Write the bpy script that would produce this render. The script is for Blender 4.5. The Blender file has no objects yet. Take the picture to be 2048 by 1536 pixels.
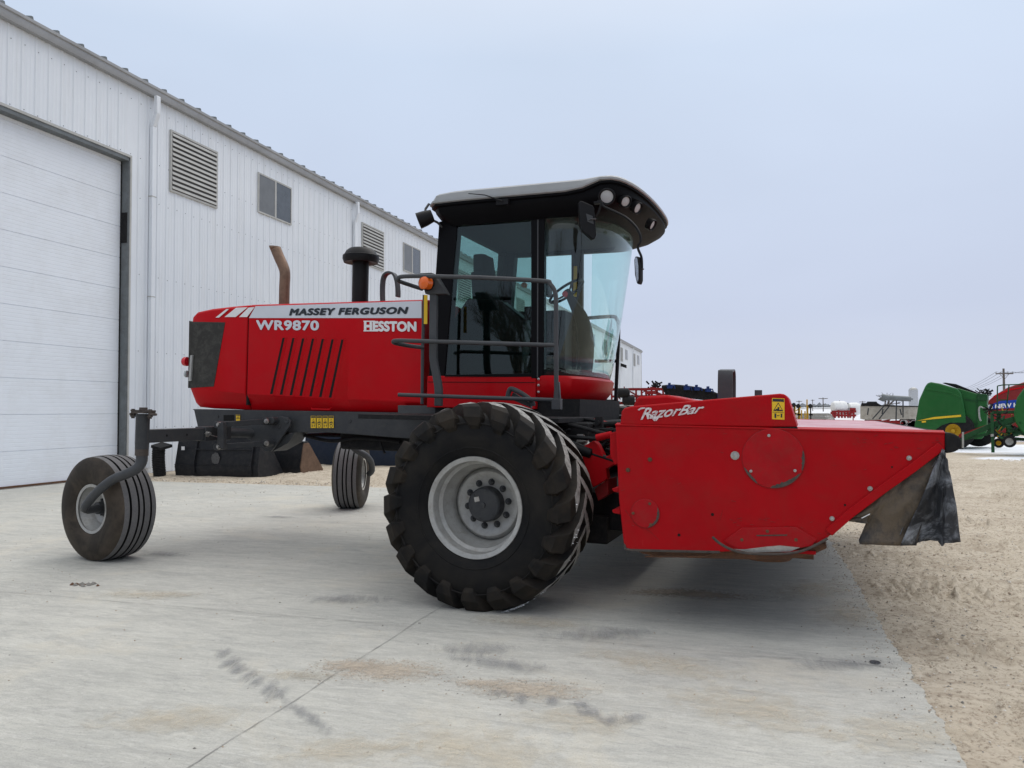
import bpy, math, random
from mathutils import Vector, Matrix, noise
random.seed(7)
R = math.radians
scene = bpy.context.scene
COL = scene.collection

# ------------------------------------------------------------------ camera
F = 1539.0
PITCH, ROLL, EYE = R(2.01), R(0.3), 1.45
CAM = Vector((0, 0, EYE))
FW = Vector((0, math.cos(PITCH), math.sin(PITCH)))
UP0 = Vector((0, -math.sin(PITCH), math.cos(PITCH)))
X0 = Vector((1, 0, 0))
RT = X0 * math.cos(ROLL) - UP0 * math.sin(ROLL)
UP = X0 * math.sin(ROLL) + UP0 * math.cos(ROLL)
def ray(px, py):
    return RT * ((px - 1024) / F) + UP * ((768 - py) / F) + FW
cd = bpy.data.cameras.new('camera'); cam = bpy.data.objects.new('camera', cd); COL.objects.link(cam)
cam.matrix_world = Matrix(((RT.x, UP.x, -FW.x, 0), (RT.y, UP.y, -FW.y, 0), (RT.z, UP.z, -FW.z, EYE), (0, 0, 0, 1)))
cd.sensor_width = 36; cd.lens = F / 2048 * 36; cd.clip_start = 0.05; cd.clip_end = 5000
scene.camera = cam
scene.cycles.transparent_max_bounces = 32

class Frame:
    def __init__(s, O, U, V, W):
        s.O, s.U, s.V, s.W = O, U, V, W
        s.mat = Matrix(((U.x, V.x, W.x, O.x), (U.y, V.y, W.y, O.y), (U.z, V.z, W.z, O.z), (0, 0, 0, 1)))
        s.inv = s.mat.inverted()
    def _hit(s, px, py, ax, val):
        d = ray(px, py)
        t = (val - (CAM - s.O).dot(ax)) / d.dot(ax)
        return s.inv @ (CAM + d * t)
    def v(s, px, py, v=0.0): return s._hit(px, py, s.V, v)
    def u(s, px, py, u): return s._hit(px, py, s.U, u)
    def w(s, px, py, w): return s._hit(px, py, s.W, w)
PHI, EPS = R(21), R(1.3)
U = Vector((math.cos(PHI) * math.cos(EPS), -math.sin(PHI) * math.cos(EPS), -math.sin(EPS)))
V = Vector((math.sin(PHI), math.cos(PHI), 0))
MF = Frame(Vector((-0.28, 5.6, 0)), U, V, U.cross(V))
M = MF.v
TH = R(17.2)                                   # direction of the shed wall
S_ = Vector((math.sin(TH), math.cos(TH), 0)); N_ = Vector((math.cos(TH), -math.sin(TH), 0))
g0 = ray(0, 980); W0 = CAM + g0 * (-EYE / g0.z)
WF = Frame(Vector((W0.x, W0.y, 0)), S_, N_ * -1, Vector((0, 0, 1)))   # u along the wall, v into it
WL = WF.v
def G(px, py, z=0.0):
    d = ray(px, py); return CAM + d * ((z - EYE) / d.z)
def D(px, py, Y):
    d = ray(px, py); return CAM + d * (Y / d.y)

# ------------------------------------------------------------------ materials
def new_mat(name):
    m = bpy.data.materials.new(name); m.use_nodes = True
    nt = m.node_tree; nt.nodes.clear()
    out = nt.nodes.new('ShaderNodeOutputMaterial'); b = nt.nodes.new('ShaderNodeBsdfPrincipled')
    nt.links.new(b.outputs[0], out.inputs[0])
    return m, nt, b, out
def nd(nt, t, **kw):
    n = nt.nodes.new(t)
    for k, v in kw.items():
        if k in n.inputs: n.inputs[k].default_value = v
        else: setattr(n, k, v)
    return n
def coords(nt, scale=(1, 1, 1), kind='Object', rot=(0, 0, 0)):
    tc = nt.nodes.new('ShaderNodeTexCoord'); mp = nt.nodes.new('ShaderNodeMapping')
    mp.inputs['Scale'].default_value = scale; mp.inputs['Rotation'].default_value = rot
    nt.links.new(tc.outputs[kind], mp.inputs[0]); return mp.outputs[0]
def ntex(nt, co, scale, detail=6, rough=.6, dist=0):
    n = nd(nt, 'ShaderNodeTexNoise', Scale=scale, Detail=detail, Roughness=rough, Distortion=dist)
    nt.links.new(co, n.inputs['Vector']); return n.outputs[0]
def ramp(nt, fac, stops):
    r = nt.nodes.new('ShaderNodeValToRGB'); e = r.color_ramp.elements
    while len(e) < len(stops): e.new(.5)
    for i, (p, c) in enumerate(stops):
        e[i].position = p; e[i].color = (c, c, c, 1) if not hasattr(c, '__len__') else (*c, 1)
    nt.links.new(fac, r.inputs[0]); return r.outputs[0]
def mix(nt, fac, a, b, mode='MIX'):
    m = nt.nodes.new('ShaderNodeMix'); m.data_type = 'RGBA'; m.blend_type = mode
    for k, v in ((0, fac), (6, a), (7, b)):
        if isinstance(v, (int, float)): m.inputs[k].default_value = v
        elif isinstance(v, tuple): m.inputs[k].default_value = (*v, 1)
        else: nt.links.new(v, m.inputs[k])
    return m.outputs[2]
def math_(nt, op, a, b=0.0):
    m = nt.nodes.new('ShaderNodeMath'); m.operation = op
    for k, v in ((0, a), (1, b)):
        if isinstance(v, (int, float)): m.inputs[k].default_value = v
        else: nt.links.new(v, m.inputs[k])
    return m.outputs[0]
def bump(nt, b, h, strength=.3, dist=.01):
    n = nd(nt, 'ShaderNodeBump', Strength=strength, Distance=dist)
    nt.links.new(h, n.inputs['Height']); nt.links.new(n.outputs[0], b.inputs['Normal'])

def surf(name, col, rough=.5, metal=0, coat=0, dirt=None, damt=.25, dscale=3, bmp=0, bscale=60, spec=.22, var=.12):
    """a painted / rubber / metal surface with mottling, dust and fine bump"""
    m, nt, b, out = new_mat(name)
    co = coords(nt)
    n1 = ntex(nt, co, dscale, 8, .65)
    lo = tuple(c * (1 - var) for c in col); hi = tuple(min(1, c * (1 + var)) for c in col)
    c = mix(nt, ramp(nt, n1, [(.3, 0.), (.7, 1.)]), lo, hi)
    if dirt:
        n2 = ntex(nt, co, dscale * 2.3, 10, .75, .4)
        c = mix(nt, ramp(nt, n2, [(.45, 0.), (.75, damt)]), c, dirt)
    nt.links.new(c, b.inputs['Base Color'])
    rr = nd(nt, 'ShaderNodeMapRange'); rr.inputs['To Min'].default_value = max(0, rough - .08); rr.inputs['To Max'].default_value = min(1, rough + .12)
    nt.links.new(ntex(nt, co, dscale * 5, 6, .7), rr.inputs[0]); nt.links.new(rr.outputs[0], b.inputs['Roughness'])
    b.inputs['Metallic'].default_value = metal; b.inputs['Coat Weight'].default_value = coat
    b.inputs['Coat Roughness'].default_value = .12; b.inputs['Specular IOR Level'].default_value = spec
    if bmp: bump(nt, b, ntex(nt, co, bscale, 6, .7), bmp, .004)
    return m

MT = {}
MT['red'] = surf('red_paint', (.46, .0025, .007), .34, coat=.04, spec=.08, dirt=(.20, .045, .035), damt=.18, dscale=1.2, var=.06)
MT['red_h'] = surf('header_red_paint', (.375, .003, .007), .46, coat=.02, spec=.09, dirt=(.15, .035, .025), damt=.30, dscale=1.7, bmp=.05, bscale=9, var=.10)
def scratchy(m):
    nt = m.node_tree; b = next(n for n in nt.nodes if n.type == 'BSDF_PRINCIPLED'); src = b.inputs['Base Color'].links[0].from_socket
    a = ntex(nt, coords(nt, (1.3, 1, 9), rot=(0, R(12), 0)), 3.0, 12, .8, .6); c = mix(nt, ramp(nt, a, [(.60, 0.), (.72, .55)]), src, (.13, .02, .018))
    a2 = ntex(nt, coords(nt, (12, 1, 1.2), rot=(0, R(-30), 0)), 2.0, 12, .85, .3); c = mix(nt, ramp(nt, a2, [(.64, 0.), (.72, .45)]), c, (.50, .10, .09))
    a3 = ntex(nt, coords(nt), 34, 8, .85); c = mix(nt, ramp(nt, a3, [(.69, 0.), (.73, .7)]), c, (.12, .06, .05))
    nt.links.new(c, b.inputs['Base Color']); bump(nt, b, ntex(nt, coords(nt), 2.2, 3), .35, .03)
scratchy(MT['red_h'])
MT['red_disc'] = surf('brighter_red_cover', (.36, .003, .0075), .44, coat=.03, dirt=(.16, .04, .03), damt=.4, dscale=6, spec=.15)
MT['red_deck'] = surf('dusty_sheen_red_deck', (.44, .07, .08), .36, coat=.3, spec=.5, dirt=(.66, .52, .50), damt=1.0, dscale=1.1)  # pale dust tone also holds the grazing sky reflection on the deck
MT['red_old'] = surf('faded_red_paint', (.25, .012, .014), .6, dirt=(.10, .05, .035), damt=.6, dscale=6)
MT['dgrey'] = surf('dark_grey_paint', (.040, .042, .045), .42, dirt=(.10, .095, .085), damt=.3, dscale=4)
MT['mgrey'] = surf('rail_grey_paint', (.055, .058, .062), .40, dirt=(.12, .11, .1), damt=.2, dscale=5)
MT['black'] = surf('black_plastic', (.010, .010, .011), .42, var=.2, spec=.15)
MT['black_m'] = surf('matt_black', (.010, .010, .011), .75, dirt=(.05, .045, .04), damt=.4, dscale=7)
MT['frame_blk'] = surf('black_window_frame', (.005, .005, .006), .35, spec=.07)
MT['silver'] = surf('silver_roof_paint', (.31, .32, .325), .42, metal=.05, var=.05, dirt=(.2, .19, .17), damt=.2)
MT['decal_silver'] = surf('silver_decal', (.60, .62, .65), .33, metal=.3, var=.04)
MT['decal_dark'] = surf('dark_lettering', (.03, .035, .042), .4)
MT['white'] = surf('white_decal', (.72, .72, .72), .45, var=.04)
MT['worn_white'] = surf('worn_white_decal', (.66, .64, .64), .5, dirt=(.3, .02, .03), damt=1.0, dscale=16, var=.04)
MT['yellow'] = surf('yellow_decal', (.75, .48, .03), .45, var=.05)
MT['orange'] = surf('orange_lens', (.75, .13, .01), .18, coat=.6)
MT['redlens'] = surf('red_lens', (.55, .01, .02), .18, coat=.6)
MT['steel'] = surf('zinc_steel', (.42, .41, .39), .38, metal=.8, dirt=(.15, .12, .09), damt=.5, dscale=20)
MT['rust'] = surf('rusty_steel', (.11, .062, .04), .7, metal=.2, dirt=(.24, .10, .045), damt=.8, dscale=9, bmp=.2)
MT['scrape'] = surf('worn_bare_metal', (.09, .075, .065), .6, metal=.3, dirt=(.035, .03, .03), damt=.8, dscale=15)
MT['rim'] = surf('rim_grey_paint', (.33, .328, .312), .30, coat=.35, spec=.5, dirt=(.14, .12, .09), damt=.6, dscale=7)
MT['exhaust'] = surf('stained_exhaust', (.20, .13, .09), .45, metal=.6, dirt=(.07, .05, .04), damt=.8, dscale=5)
MT['lens'] = surf('clear_lamp_lens', (.46, .49, .50), .45, coat=.15, metal=.0, bmp=.3, bscale=90)
MT['fascia'] = surf('black_visor_plastic', (.005, .005, .006), .5, spec=.06, var=.1)
MT['seat'] = surf('dark_seat_fabric', (.02, .02, .023), .85, bmp=.2)
MT['mirror'] = surf('mirror_glass', (.5, .52, .55), .05, metal=1)
MT['grille'] = surf('dusty_grille_mesh', (.035, .034, .031), .7, dirt=(.10, .095, .085), damt=.7, dscale=4)
MT['jdgreen'] = surf('green_paint', (.012, .105, .022), .4, coat=.1, dirt=(.06, .13, .05), damt=.25, dscale=1.0)
MT['green2'] = surf('dark_green_paint', (.010, .065, .02), .5, dirt=(.06, .07, .05), damt=.4, dscale=3)
MT['wheel_yellow'] = surf('yellow_rim_paint', (.50, .29, .02), .5)
MT['blue'] = surf('blue_decal', (.012, .05, .33), .4)
MT['nhred'] = surf('maroon_red_paint', (.20, .014, .014), .45, coat=.2)
MT['navy'] = surf('navy_paint', (.012, .02, .038), .5, dirt=(.06, .06, .06), damt=.3)
MT['bucket'] = surf('black_bucket_paint', (.012, .013, .016), .4, dirt=(.06, .055, .05), damt=.45, dscale=4, bmp=.05)
MT['cream'] = surf('dirty_cream_steel', (.42, .39, .33), .6, dirt=(.16, .12, .09), damt=.6, dscale=2)
MT['tank'] = surf('white_poly_tank', (.72, .72, .70), .5)
MT['wood'] = surf('weathered_pole_wood', (.12, .10, .085), .85, dscale=2)
MT['bark'] = surf('bare_bark', (.10, .085, .075), .9, dscale=3)
MT['concrete_silo'] = surf('silo_concrete', (.42, .43, .44), .8)
MT['trim'] = surf('cream_grey_trim', (.45, .45, .43), .45, dirt=(.3, .27, .22), damt=.3, dscale=2)
MT['gutter'] = surf('grey_gutter_metal', (.33, .335, .34), .42, metal=.15, dirt=(.18, .17, .15), damt=.3, dscale=1)
MT['jamb'] = surf('galvanised_jamb', (.17, .185, .19), .5, metal=.3, dirt=(.06, .05, .04), damt=.5, dscale=2)
MT['door'] = surf('white_door_panel', (.78, .815, .86), .5, var=.02, dirt=(.5, .49, .46), damt=.25, dscale=.6)
MT['pane'] = surf('dark_window_pane', (.05, .058, .065), .08, spec=.8, coat=.4, var=.3)
MT['pane2'] = surf('dusty_grey_screen', (.17, .18, .19), .3, var=.1)
MT['dark'] = surf('dark_gap', (.01, .01, .01), .9)

# wall sheet: ribbed white steel with faint stains
def wall_mat():
    m, nt, b, out = new_mat('white_ribbed_steel')
    co = coords(nt); st = coords(nt, (1.5, 1, .12))
    c = mix(nt, ramp(nt, ntex(nt, co, .35, 6), [(.35, 0.), (.7, 1.)]), (.70, .735, .775), (.77, .80, .83))
    c = mix(nt, ramp(nt, ntex(nt, st, 2.2, 8, .7), [(.5, 0.), (.8, .35)]), c, (.50, .49, .46))
    c = mix(nt, ramp(nt, ntex(nt, co, 60, 3), [(.62, 0.), (.68, .12)]), c, (.42, .40, .36))
    nt.links.new(c, b.inputs['Base Color']); b.inputs['Roughness'].default_value = .42
    bump(nt, b, ntex(nt, co, 1.6, 3), .12, .03)
    return m
MT['wall'] = wall_mat()

def rubber(name, base, dust, damt=.6, side=(.055, .045, .036)):
    m, nt, b, out = new_mat(name)
    co = coords(nt)
    c = mix(nt, ramp(nt, ntex(nt, co, 3.0, 8, .65, .5), [(.40, 0.), (.66, damt)]), base, side)
    c = mix(nt, ramp(nt, ntex(nt, co, 22, 8, .8), [(.60, 0.), (.78, .35)]), c, dust)
    nt.links.new(c, b.inputs['Base Color']); b.inputs['Roughness'].default_value = .62
    b.inputs['Specular IOR Level'].default_value = .15
    bump(nt, b, ntex(nt, co, 45, 8, .7), .25, .004)
    return m
MT['tyre'] = rubber('drive_tyre_rubber', (.0055, .0056, .0062), (.04, .036, .03), .55, (.028, .024, .019))
MT['lug'] = rubber('lug_rubber', (.007, .0068, .0068), (.05, .042, .034), .8, (.034, .026, .018))
MT['lug_top'] = surf('frosted_lug_face', (.34, .33, .31), .85, dirt=(.022, .019, .017), damt=1, dscale=11, bmp=.4, bscale=150, var=.3)
MT['ctyre'] = rubber('caster_tyre_rubber', (.030, .025, .020), (.10, .085, .07), .9, (.085, .066, .05))
MT['rib'] = surf('dusty_tread_rib', (.13, .128, .13), .85, dirt=(.2, .195, .19), damt=.8, dscale=30, bmp=.3)
MT['groove'] = surf('tread_groove', (.006, .006, .006), .9)

def glass_mat(name, tint, refl=1.0):
    m, nt, b, out = new_mat(name); nt.nodes.remove(b)
    t = nd(nt, 'ShaderNodeBsdfTransparent'); t.inputs[0].default_value = (*tint, 1)
    g = nd(nt, 'ShaderNodeBsdfGlossy'); g.inputs['Roughness'].default_value = .015
    g.inputs[0].default_value = (.9, .95, .95, 1)
    lw = nd(nt, 'ShaderNodeLayerWeight', Blend=.5); mx = nd(nt, 'ShaderNodeMixShader')
    f = math_(nt, 'MULTIPLY', math_(nt, 'ADD', math_(nt, 'MULTIPLY', math_(nt, 'POWER', lw.outputs['Facing'], 5.0), .96), .04), refl)
    nt.links.new(f, mx.inputs[0]); nt.links.new(t.outputs[0], mx.inputs[1]); nt.links.new(g.outputs[0], mx.inputs[2])
    nt.links.new(mx.outputs[0], out.inputs[0]); return m
MT['glass'] = glass_mat('clear_green_glass', (.88, .965, .955), .85)
MT['glass_dk'] = glass_mat('tinted_side_glass', (.50, .64, .61), .85)

# ------------------------------------------------------------------ mesh builder
def spline(pts, n=6):
    P = [Vector(p) for p in pts]; o = []
    for i in range(len(P) - 1):
        a = P[max(0, i - 1)]; b = P[i]; c = P[i + 1]; d = P[min(len(P) - 1, i + 2)]
        for k in range(n):
            t = k / n
            o.append(.5 * ((2 * b) + (c - a) * t + (2 * a - 5 * b + 4 * c - d) * t * t + (3 * b - a - 3 * c + d) * t ** 3))
    o.append(P[-1]); return o

class MB:
    def __init__(s): s.vs = []; s.fs = []; s.mi = []
    def add(s, vs, fs, m=0):
        k = len(s.vs); s.vs += [tuple(v) for v in vs]
        for f in fs: s.fs.append(tuple(i + k for i in f)); s.mi.append(m)
        return s
    def box(s, a, b, m=0):
        x0, x1 = sorted((a[0], b[0])); y0, y1 = sorted((a[1], b[1])); z0, z1 = sorted((a[2], b[2]))
        vs = [(x, y, z) for z in (z0, z1) for y in (y0, y1) for x in (x0, x1)]
        return s.add(vs, [(0, 2, 3, 1), (4, 5, 7, 6), (0, 1, 5, 4), (2, 6, 7, 3), (0, 4, 6, 2), (1, 3, 7, 5)], m)
    def hexa(s, q0, q1, m=0):
        """two quads (each 4 points in the same order) joined as a solid"""
        return s.add(list(q0) + list(q1), [(3, 2, 1, 0), (4, 5, 6, 7), (0, 1, 5, 4), (1, 2, 6, 5), (2, 3, 7, 6), (3, 0, 4, 7)], m)
    def prism(s, pts, off, m=0, mside=None):
        """polygon of 3D points pushed along vector off"""
        n = len(pts); off = Vector(off); P = [Vector(p) for p in pts]
        s.add(P + [p + off for p in P], [tuple(range(n))[::-1], tuple(range(n, 2 * n))], m)
        k = len(s.vs) - 2 * n
        for i in range(n):
            j = (i + 1) % n; s.fs.append((k + i, k + j, k + n + j, k + n + i)); s.mi.append(m if mside is None else mside)
        return s
    def bar(s, a, b, wd, ht, up=(0, 0, 1), m=0):
        a = Vector(a); b = Vector(b); d = (b - a).normalized(); up = Vector(up)
        sd = d.cross(up)
        if sd.length < 1e-4: sd = d.cross(Vector((1, 0, 0)))
        sd.normalize(); uu = sd.cross(d)
        q = lambda c: [c - sd * wd / 2 - uu * ht / 2, c + sd * wd / 2 - uu * ht / 2, c + sd * wd / 2 + uu * ht / 2, c - sd * wd / 2 + uu * ht / 2]
        return s.hexa(q(a), q(b), m)
    def tube(s, path, r, n=10, m=0, cap=True, flat=None):
        P = [Vector(p) for p in path]
        if len(P) < 2: return s
        rs = r if hasattr(r, '__len__') else [r] * len(P)
        if len(rs) != len(P): rs = [rs[0] + (rs[-1] - rs[0]) * i / (len(P) - 1) for i in range(len(P))]
        t0 = (P[1] - P[0]).normalized(); a = t0.orthogonal().normalized()
        rings = []; prev = t0
        for i, p in enumerate(P):
            t = (P[min(i + 1, len(P) - 1)] - P[max(i - 1, 0)]).normalized()
            a = prev.rotation_difference(t) @ a; a = (a - t * a.dot(t)).normalized(); prev = t
            b = t.cross(a)
            rings.append([p + (a * math.cos(2 * math.pi * k / n) + b * math.sin(2 * math.pi * k / n)) * rs[i] for k in range(n)])
        return s.loft(rings, True, cap, m)
    def loft(s, secs, closed=True, cap=True, m=0):
        n = len(secs[0]); vs = [p for q in secs for p in q]; fs = []
        for i in range(len(secs) - 1):
            for k in range(n if closed else n - 1):
                j = (k + 1) % n; fs.append((i * n + k, i * n + j, (i + 1) * n + j, (i + 1) * n + k))
        if cap: fs += [tuple(range(n))[::-1], tuple(range((len(secs) - 1) * n, len(secs) * n))]
        return s.add(vs, fs, m)
    def lathe(s, c, prof, n=48, m=0, ax='v', mats=None, cap=False):
        """profile (offset along axis, radius) turned about a line through c"""
        A = {'v': (Vector((0, 1, 0)), Vector((1, 0, 0)), Vector((0, 0, 1))), 'u': (Vector((1, 0, 0)), Vector((0, 1, 0)), Vector((0, 0, 1))), 'w': (Vector((0, 0, 1)), Vector((1, 0, 0)), Vector((0, 1, 0)))}
        if isinstance(ax, str): d, a, b = A[ax]
        else: d = Vector(ax).normalized(); a = d.orthogonal().normalized(); b = d.cross(a)
        c = Vector(c); k0 = len(s.vs)
        for (o, r) in prof:
            for k in range(n):
                t = 2 * math.pi * k / n; s.vs.append(tuple(c + d * o + (a * math.cos(t) + b * math.sin(t)) * r))
        for i in range(len(prof) - 1):
            for k in range(n):
                j = (k + 1) % n; s.fs.append((k0 + i * n + k, k0 + i * n + j, k0 + (i + 1) * n + j, k0 + (i + 1) * n + k)); s.mi.append(mats[i] if mats else m)
        if cap:
            s.fs.append(tuple(k0 + k for k in range(n))[::-1]); s.mi.append(mats[0] if mats else m)
            e = k0 + (len(prof) - 1) * n; s.fs.append(tuple(e + k for k in range(n))); s.mi.append(mats[-1] if mats else m)
        return s
    def cyl(s, a, b, r, n=16, m=0): return s.tube([a, b], r, n, m)
    def build(s, name, mats, parent=None, bevel=0, smooth=32, fix=True):
        me = bpy.data.meshes.new(name); me.from_pydata(s.vs, [], s.fs)
        if not isinstance(mats, (list, tuple)): mats = [mats]
        for k in mats: me.materials.append(MT[k] if isinstance(k, str) else k)
        me.polygons.foreach_set('material_index', s.mi)
        if fix:
            import bmesh
            bm = bmesh.new(); bm.from_mesh(me); bmesh.ops.recalc_face_normals(bm, faces=bm.faces); bm.to_mesh(me); bm.free()
        me.polygons.foreach_set('use_smooth', [True] * len(me.polygons)); me.set_sharp_from_angle(angle=R(smooth)); me.update()
        o = bpy.data.objects.new(name, me); COL.objects.link(o)
        if parent: o.parent = parent
        if bevel:
            bv = o.modifiers.new('bevel', 'BEVEL'); bv.width = bevel; bv.segments = 2; bv.limit_method = 'ANGLE'; bv.angle_limit = R(35); bv.harden_normals = False
        return o
def tag(o, label=None, cat=None, group=None, kind=None, category=None):
    cat = cat or category
    for k, v in (('label', label), ('category', cat), ('group', group), ('kind', kind)):
        if v: o[k] = v
    return o
def empty(name, mat, **kw):
    o = bpy.data.objects.new(name, None); COL.objects.link(o); o.empty_display_size = .3
    o.matrix_world = mat if isinstance(mat, Matrix) else Matrix.Translation(mat)
    return tag(o, **kw)
def dup(o, mat=None, parent=None, **kw):
    c = o.copy(); COL.objects.link(c)
    if parent: c.parent = parent
    if mat is not None: c.matrix_world = mat
    for ch in list(o.children): dup(ch, parent=c)
    return tag(c, **kw)
def lettering(name, txt, quad, mat, parent, shear=0, bold=.02, spacing=1.0, serif=False):
    """text fitted between four corners: bottom-left, bottom-right, top-right, top-left; heavier strokes by shifted copies"""
    cu = bpy.data.curves.new(name, 'FONT'); cu.body = txt; cu.shear = shear; cu.space_character = spacing
    ob = bpy.data.objects.new(name, cu); COL.objects.link(ob)
    me = bpy.data.meshes.new_from_object(ob.evaluated_get(bpy.context.evaluated_depsgraph_get()))
    bpy.data.objects.remove(ob)
    vs = [v.co.copy() for v in me.vertices]; fs = [tuple(p.vertices) for p in me.polygons]
    q = [Vector(p) for p in quad]; nrm = (q[1] - q[0]).cross(q[3] - q[0]).normalized()
    x0, x1 = min(v.x for v in vs) - bold, max(v.x for v in vs) + bold; y0, y1 = min(v.y for v in vs) - bold, max(v.y for v in vs) + bold
    mb = MB()
    sh = [(0, 0)] + [(bold * dx, bold * dy) for dx, dy in ((1, 0), (-1, 0), (0, 1), (0, -1), (.7, .7), (-.7, .7), (.7, -.7), (-.7, -.7))] if bold else [(0, 0)]
    for k, (dx, dy) in enumerate(sh):
        o = []
        for v in vs:
            a = (v.x + dx - x0) / (x1 - x0); b = (v.y + dy - y0) / (y1 - y0)
            o.append((q[0] * (1 - a) + q[1] * a) * (1 - b) + (q[3] * (1 - a) + q[2] * a) * b + nrm * .00012 * k)
        mb.add(o, fs)
    return mb.build(name, mat, parent, fix=False)
# ------------------------------------------------------------------ sky and light
SUN_EL, SUN_AZ = 58, 38        # azimuth measured from +Y (away from the camera) towards +X
w = bpy.data.worlds.new('World'); scene.world = w; w.use_nodes = True
nt = w.node_tree; nt.nodes.clear()
wo = nt.nodes.new('ShaderNodeOutputWorld'); bg = nt.nodes.new('ShaderNodeBackground')
sky = nt.nodes.new('ShaderNodeTexSky'); sky.sky_type = 'NISHITA'; sky.sun_disc = False
sky.sun_elevation = R(SUN_EL); sky.sun_rotation = R(SUN_AZ); sky.air_density = 1.0; sky.dust_density = 4
tc = nt.nodes.new('ShaderNodeTexCoord'); sp = nt.nodes.new('ShaderNodeSeparateXYZ'); nt.links.new(tc.outputs['Generated'], sp.inputs[0])
el = ramp(nt, sp.outputs['Z'], [(0.0, (6.6, 7.1, 8.4)), (.12, (5.75, 6.4, 8.05)), (.42, (6.3, 7.35, 9.0)), (.68, (9.8, 10.2, 11.0)), (1.0, (17, 17, 17))])
# cloud deck in radiance units of the sky texture: very soft mottling
mp = nt.nodes.new('ShaderNodeMapping'); mp.inputs['Scale'].default_value = (1.2, 1.2, 3.5); nt.links.new(tc.outputs['Generated'], mp.inputs[0])
cl = ramp(nt, ntex(nt, mp.outputs[0], 1.1, 4, .5, .3), [(.25, .95), (.75, 1.06)])
cloud = mix(nt, 1.0, el, cl, 'MULTIPLY')
tot = mix(nt, .93, sky.outputs[0], cloud)
nt.links.new(tot, bg.inputs[0]); bg.inputs[1].default_value = 0.10
nt.links.new(bg.outputs[0], wo.inputs[0])
sl = bpy.data.lights.new('sun', 'SUN'); sl.energy = 1.2; sl.angle = R(50); sl.color = (1, .97, .93)
so = bpy.data.objects.new('sun', sl); COL.objects.link(so)
sd = Vector((math.sin(R(SUN_AZ)) * math.cos(R(SUN_EL)), math.cos(R(SUN_AZ)) * math.cos(R(SUN_EL)), math.sin(R(SUN_EL))))
so.rotation_euler = sd.to_track_quat('Z', 'Y').to_euler()
scene.view_settings.view_transform = 'Standard'; scene.view_settings.look = 'None'
scene.view_settings.exposure = 0; scene.view_settings.gamma = 1

# ------------------------------------------------------------------ ground
# frame of the yard: X along the shed wall, Y away from it; pad edge parallel to the wall
e0 = G(1655, 1075); e1 = G(1940, 1536)
PADX = ((e0 + e1) / 2 - WF.O).dot(N_)              # distance of the pad edge from the wall
PADY = (G(500, 968) - WF.O).dot(S_)                # far end of the pad
YF = Matrix(((N_.x, S_.x, 0, WF.O.x), (N_.y, S_.y, 0, WF.O.y), (0, 0, 1, 0), (0, 0, 0, 1)))   # x off the wall, y along it
def yard(p): q = YF.inverted() @ Vector((p[0], p[1], 0)); return q.x, q.y

def concrete_mat():
    m, nt, b, out = new_mat('concrete_pad'); co = coords(nt)
    wis = coords(nt, (.75, 3.6, 1), rot=(0, 0, R(-6))); wi2 = coords(nt, (2.2, 9, 1), rot=(0, 0, R(9)))
    c = mix(nt, ramp(nt, ntex(nt, co, .6, 8, .62, .4), [(.3, 0.), (.7, 1.)]), (.43, .425, .385), (.54, .53, .475))
    c = mix(nt, ramp(nt, ntex(nt, wis, 1.5, 12, .74, 1.6), [(.44, 0.), (.70, .75)]), c, (.305, .302, .282))
    c = mix(nt, ramp(nt, ntex(nt, wi2, 1.9, 12, .76, 2.2), [(.48, 0.), (.68, .55)]), c, (.285, .284, .268))
    c = mix(nt, ramp(nt, ntex(nt, wi2, 2.6, 12, .78, 1.4), [(.50, 0.), (.72, .60)]), c, (.66, .65, .60))
    c = mix(nt, ramp(nt, ntex(nt, co, .9, 10, .72, .8), [(.52, 0.), (.72, .50)]), c, (.60, .545, .43))
    c = mix(nt, ramp(nt, ntex(nt, co, 130, 3, .8), [(.55, 0.), (.66, .65)]), c, (.20, .19, .175))
    c = mix(nt, ramp(nt, ntex(nt, co, 45, 8, .85), [(.34, .40), (.50, 0.)]), c, (.60, .59, .56))
    nt.links.new(c, b.inputs['Base Color']); b.inputs['Roughness'].default_value = .8
    b.inputs['Specular IOR Level'].default_value = .10
    h = math_(nt, 'ADD', math_(nt, 'MULTIPLY', ntex(nt, wi2, 3, 12, .8, 1.5), 2.0), ntex(nt, co, 60, 8, .8))
    bump(nt, b, h, .45, .008); return m
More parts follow.
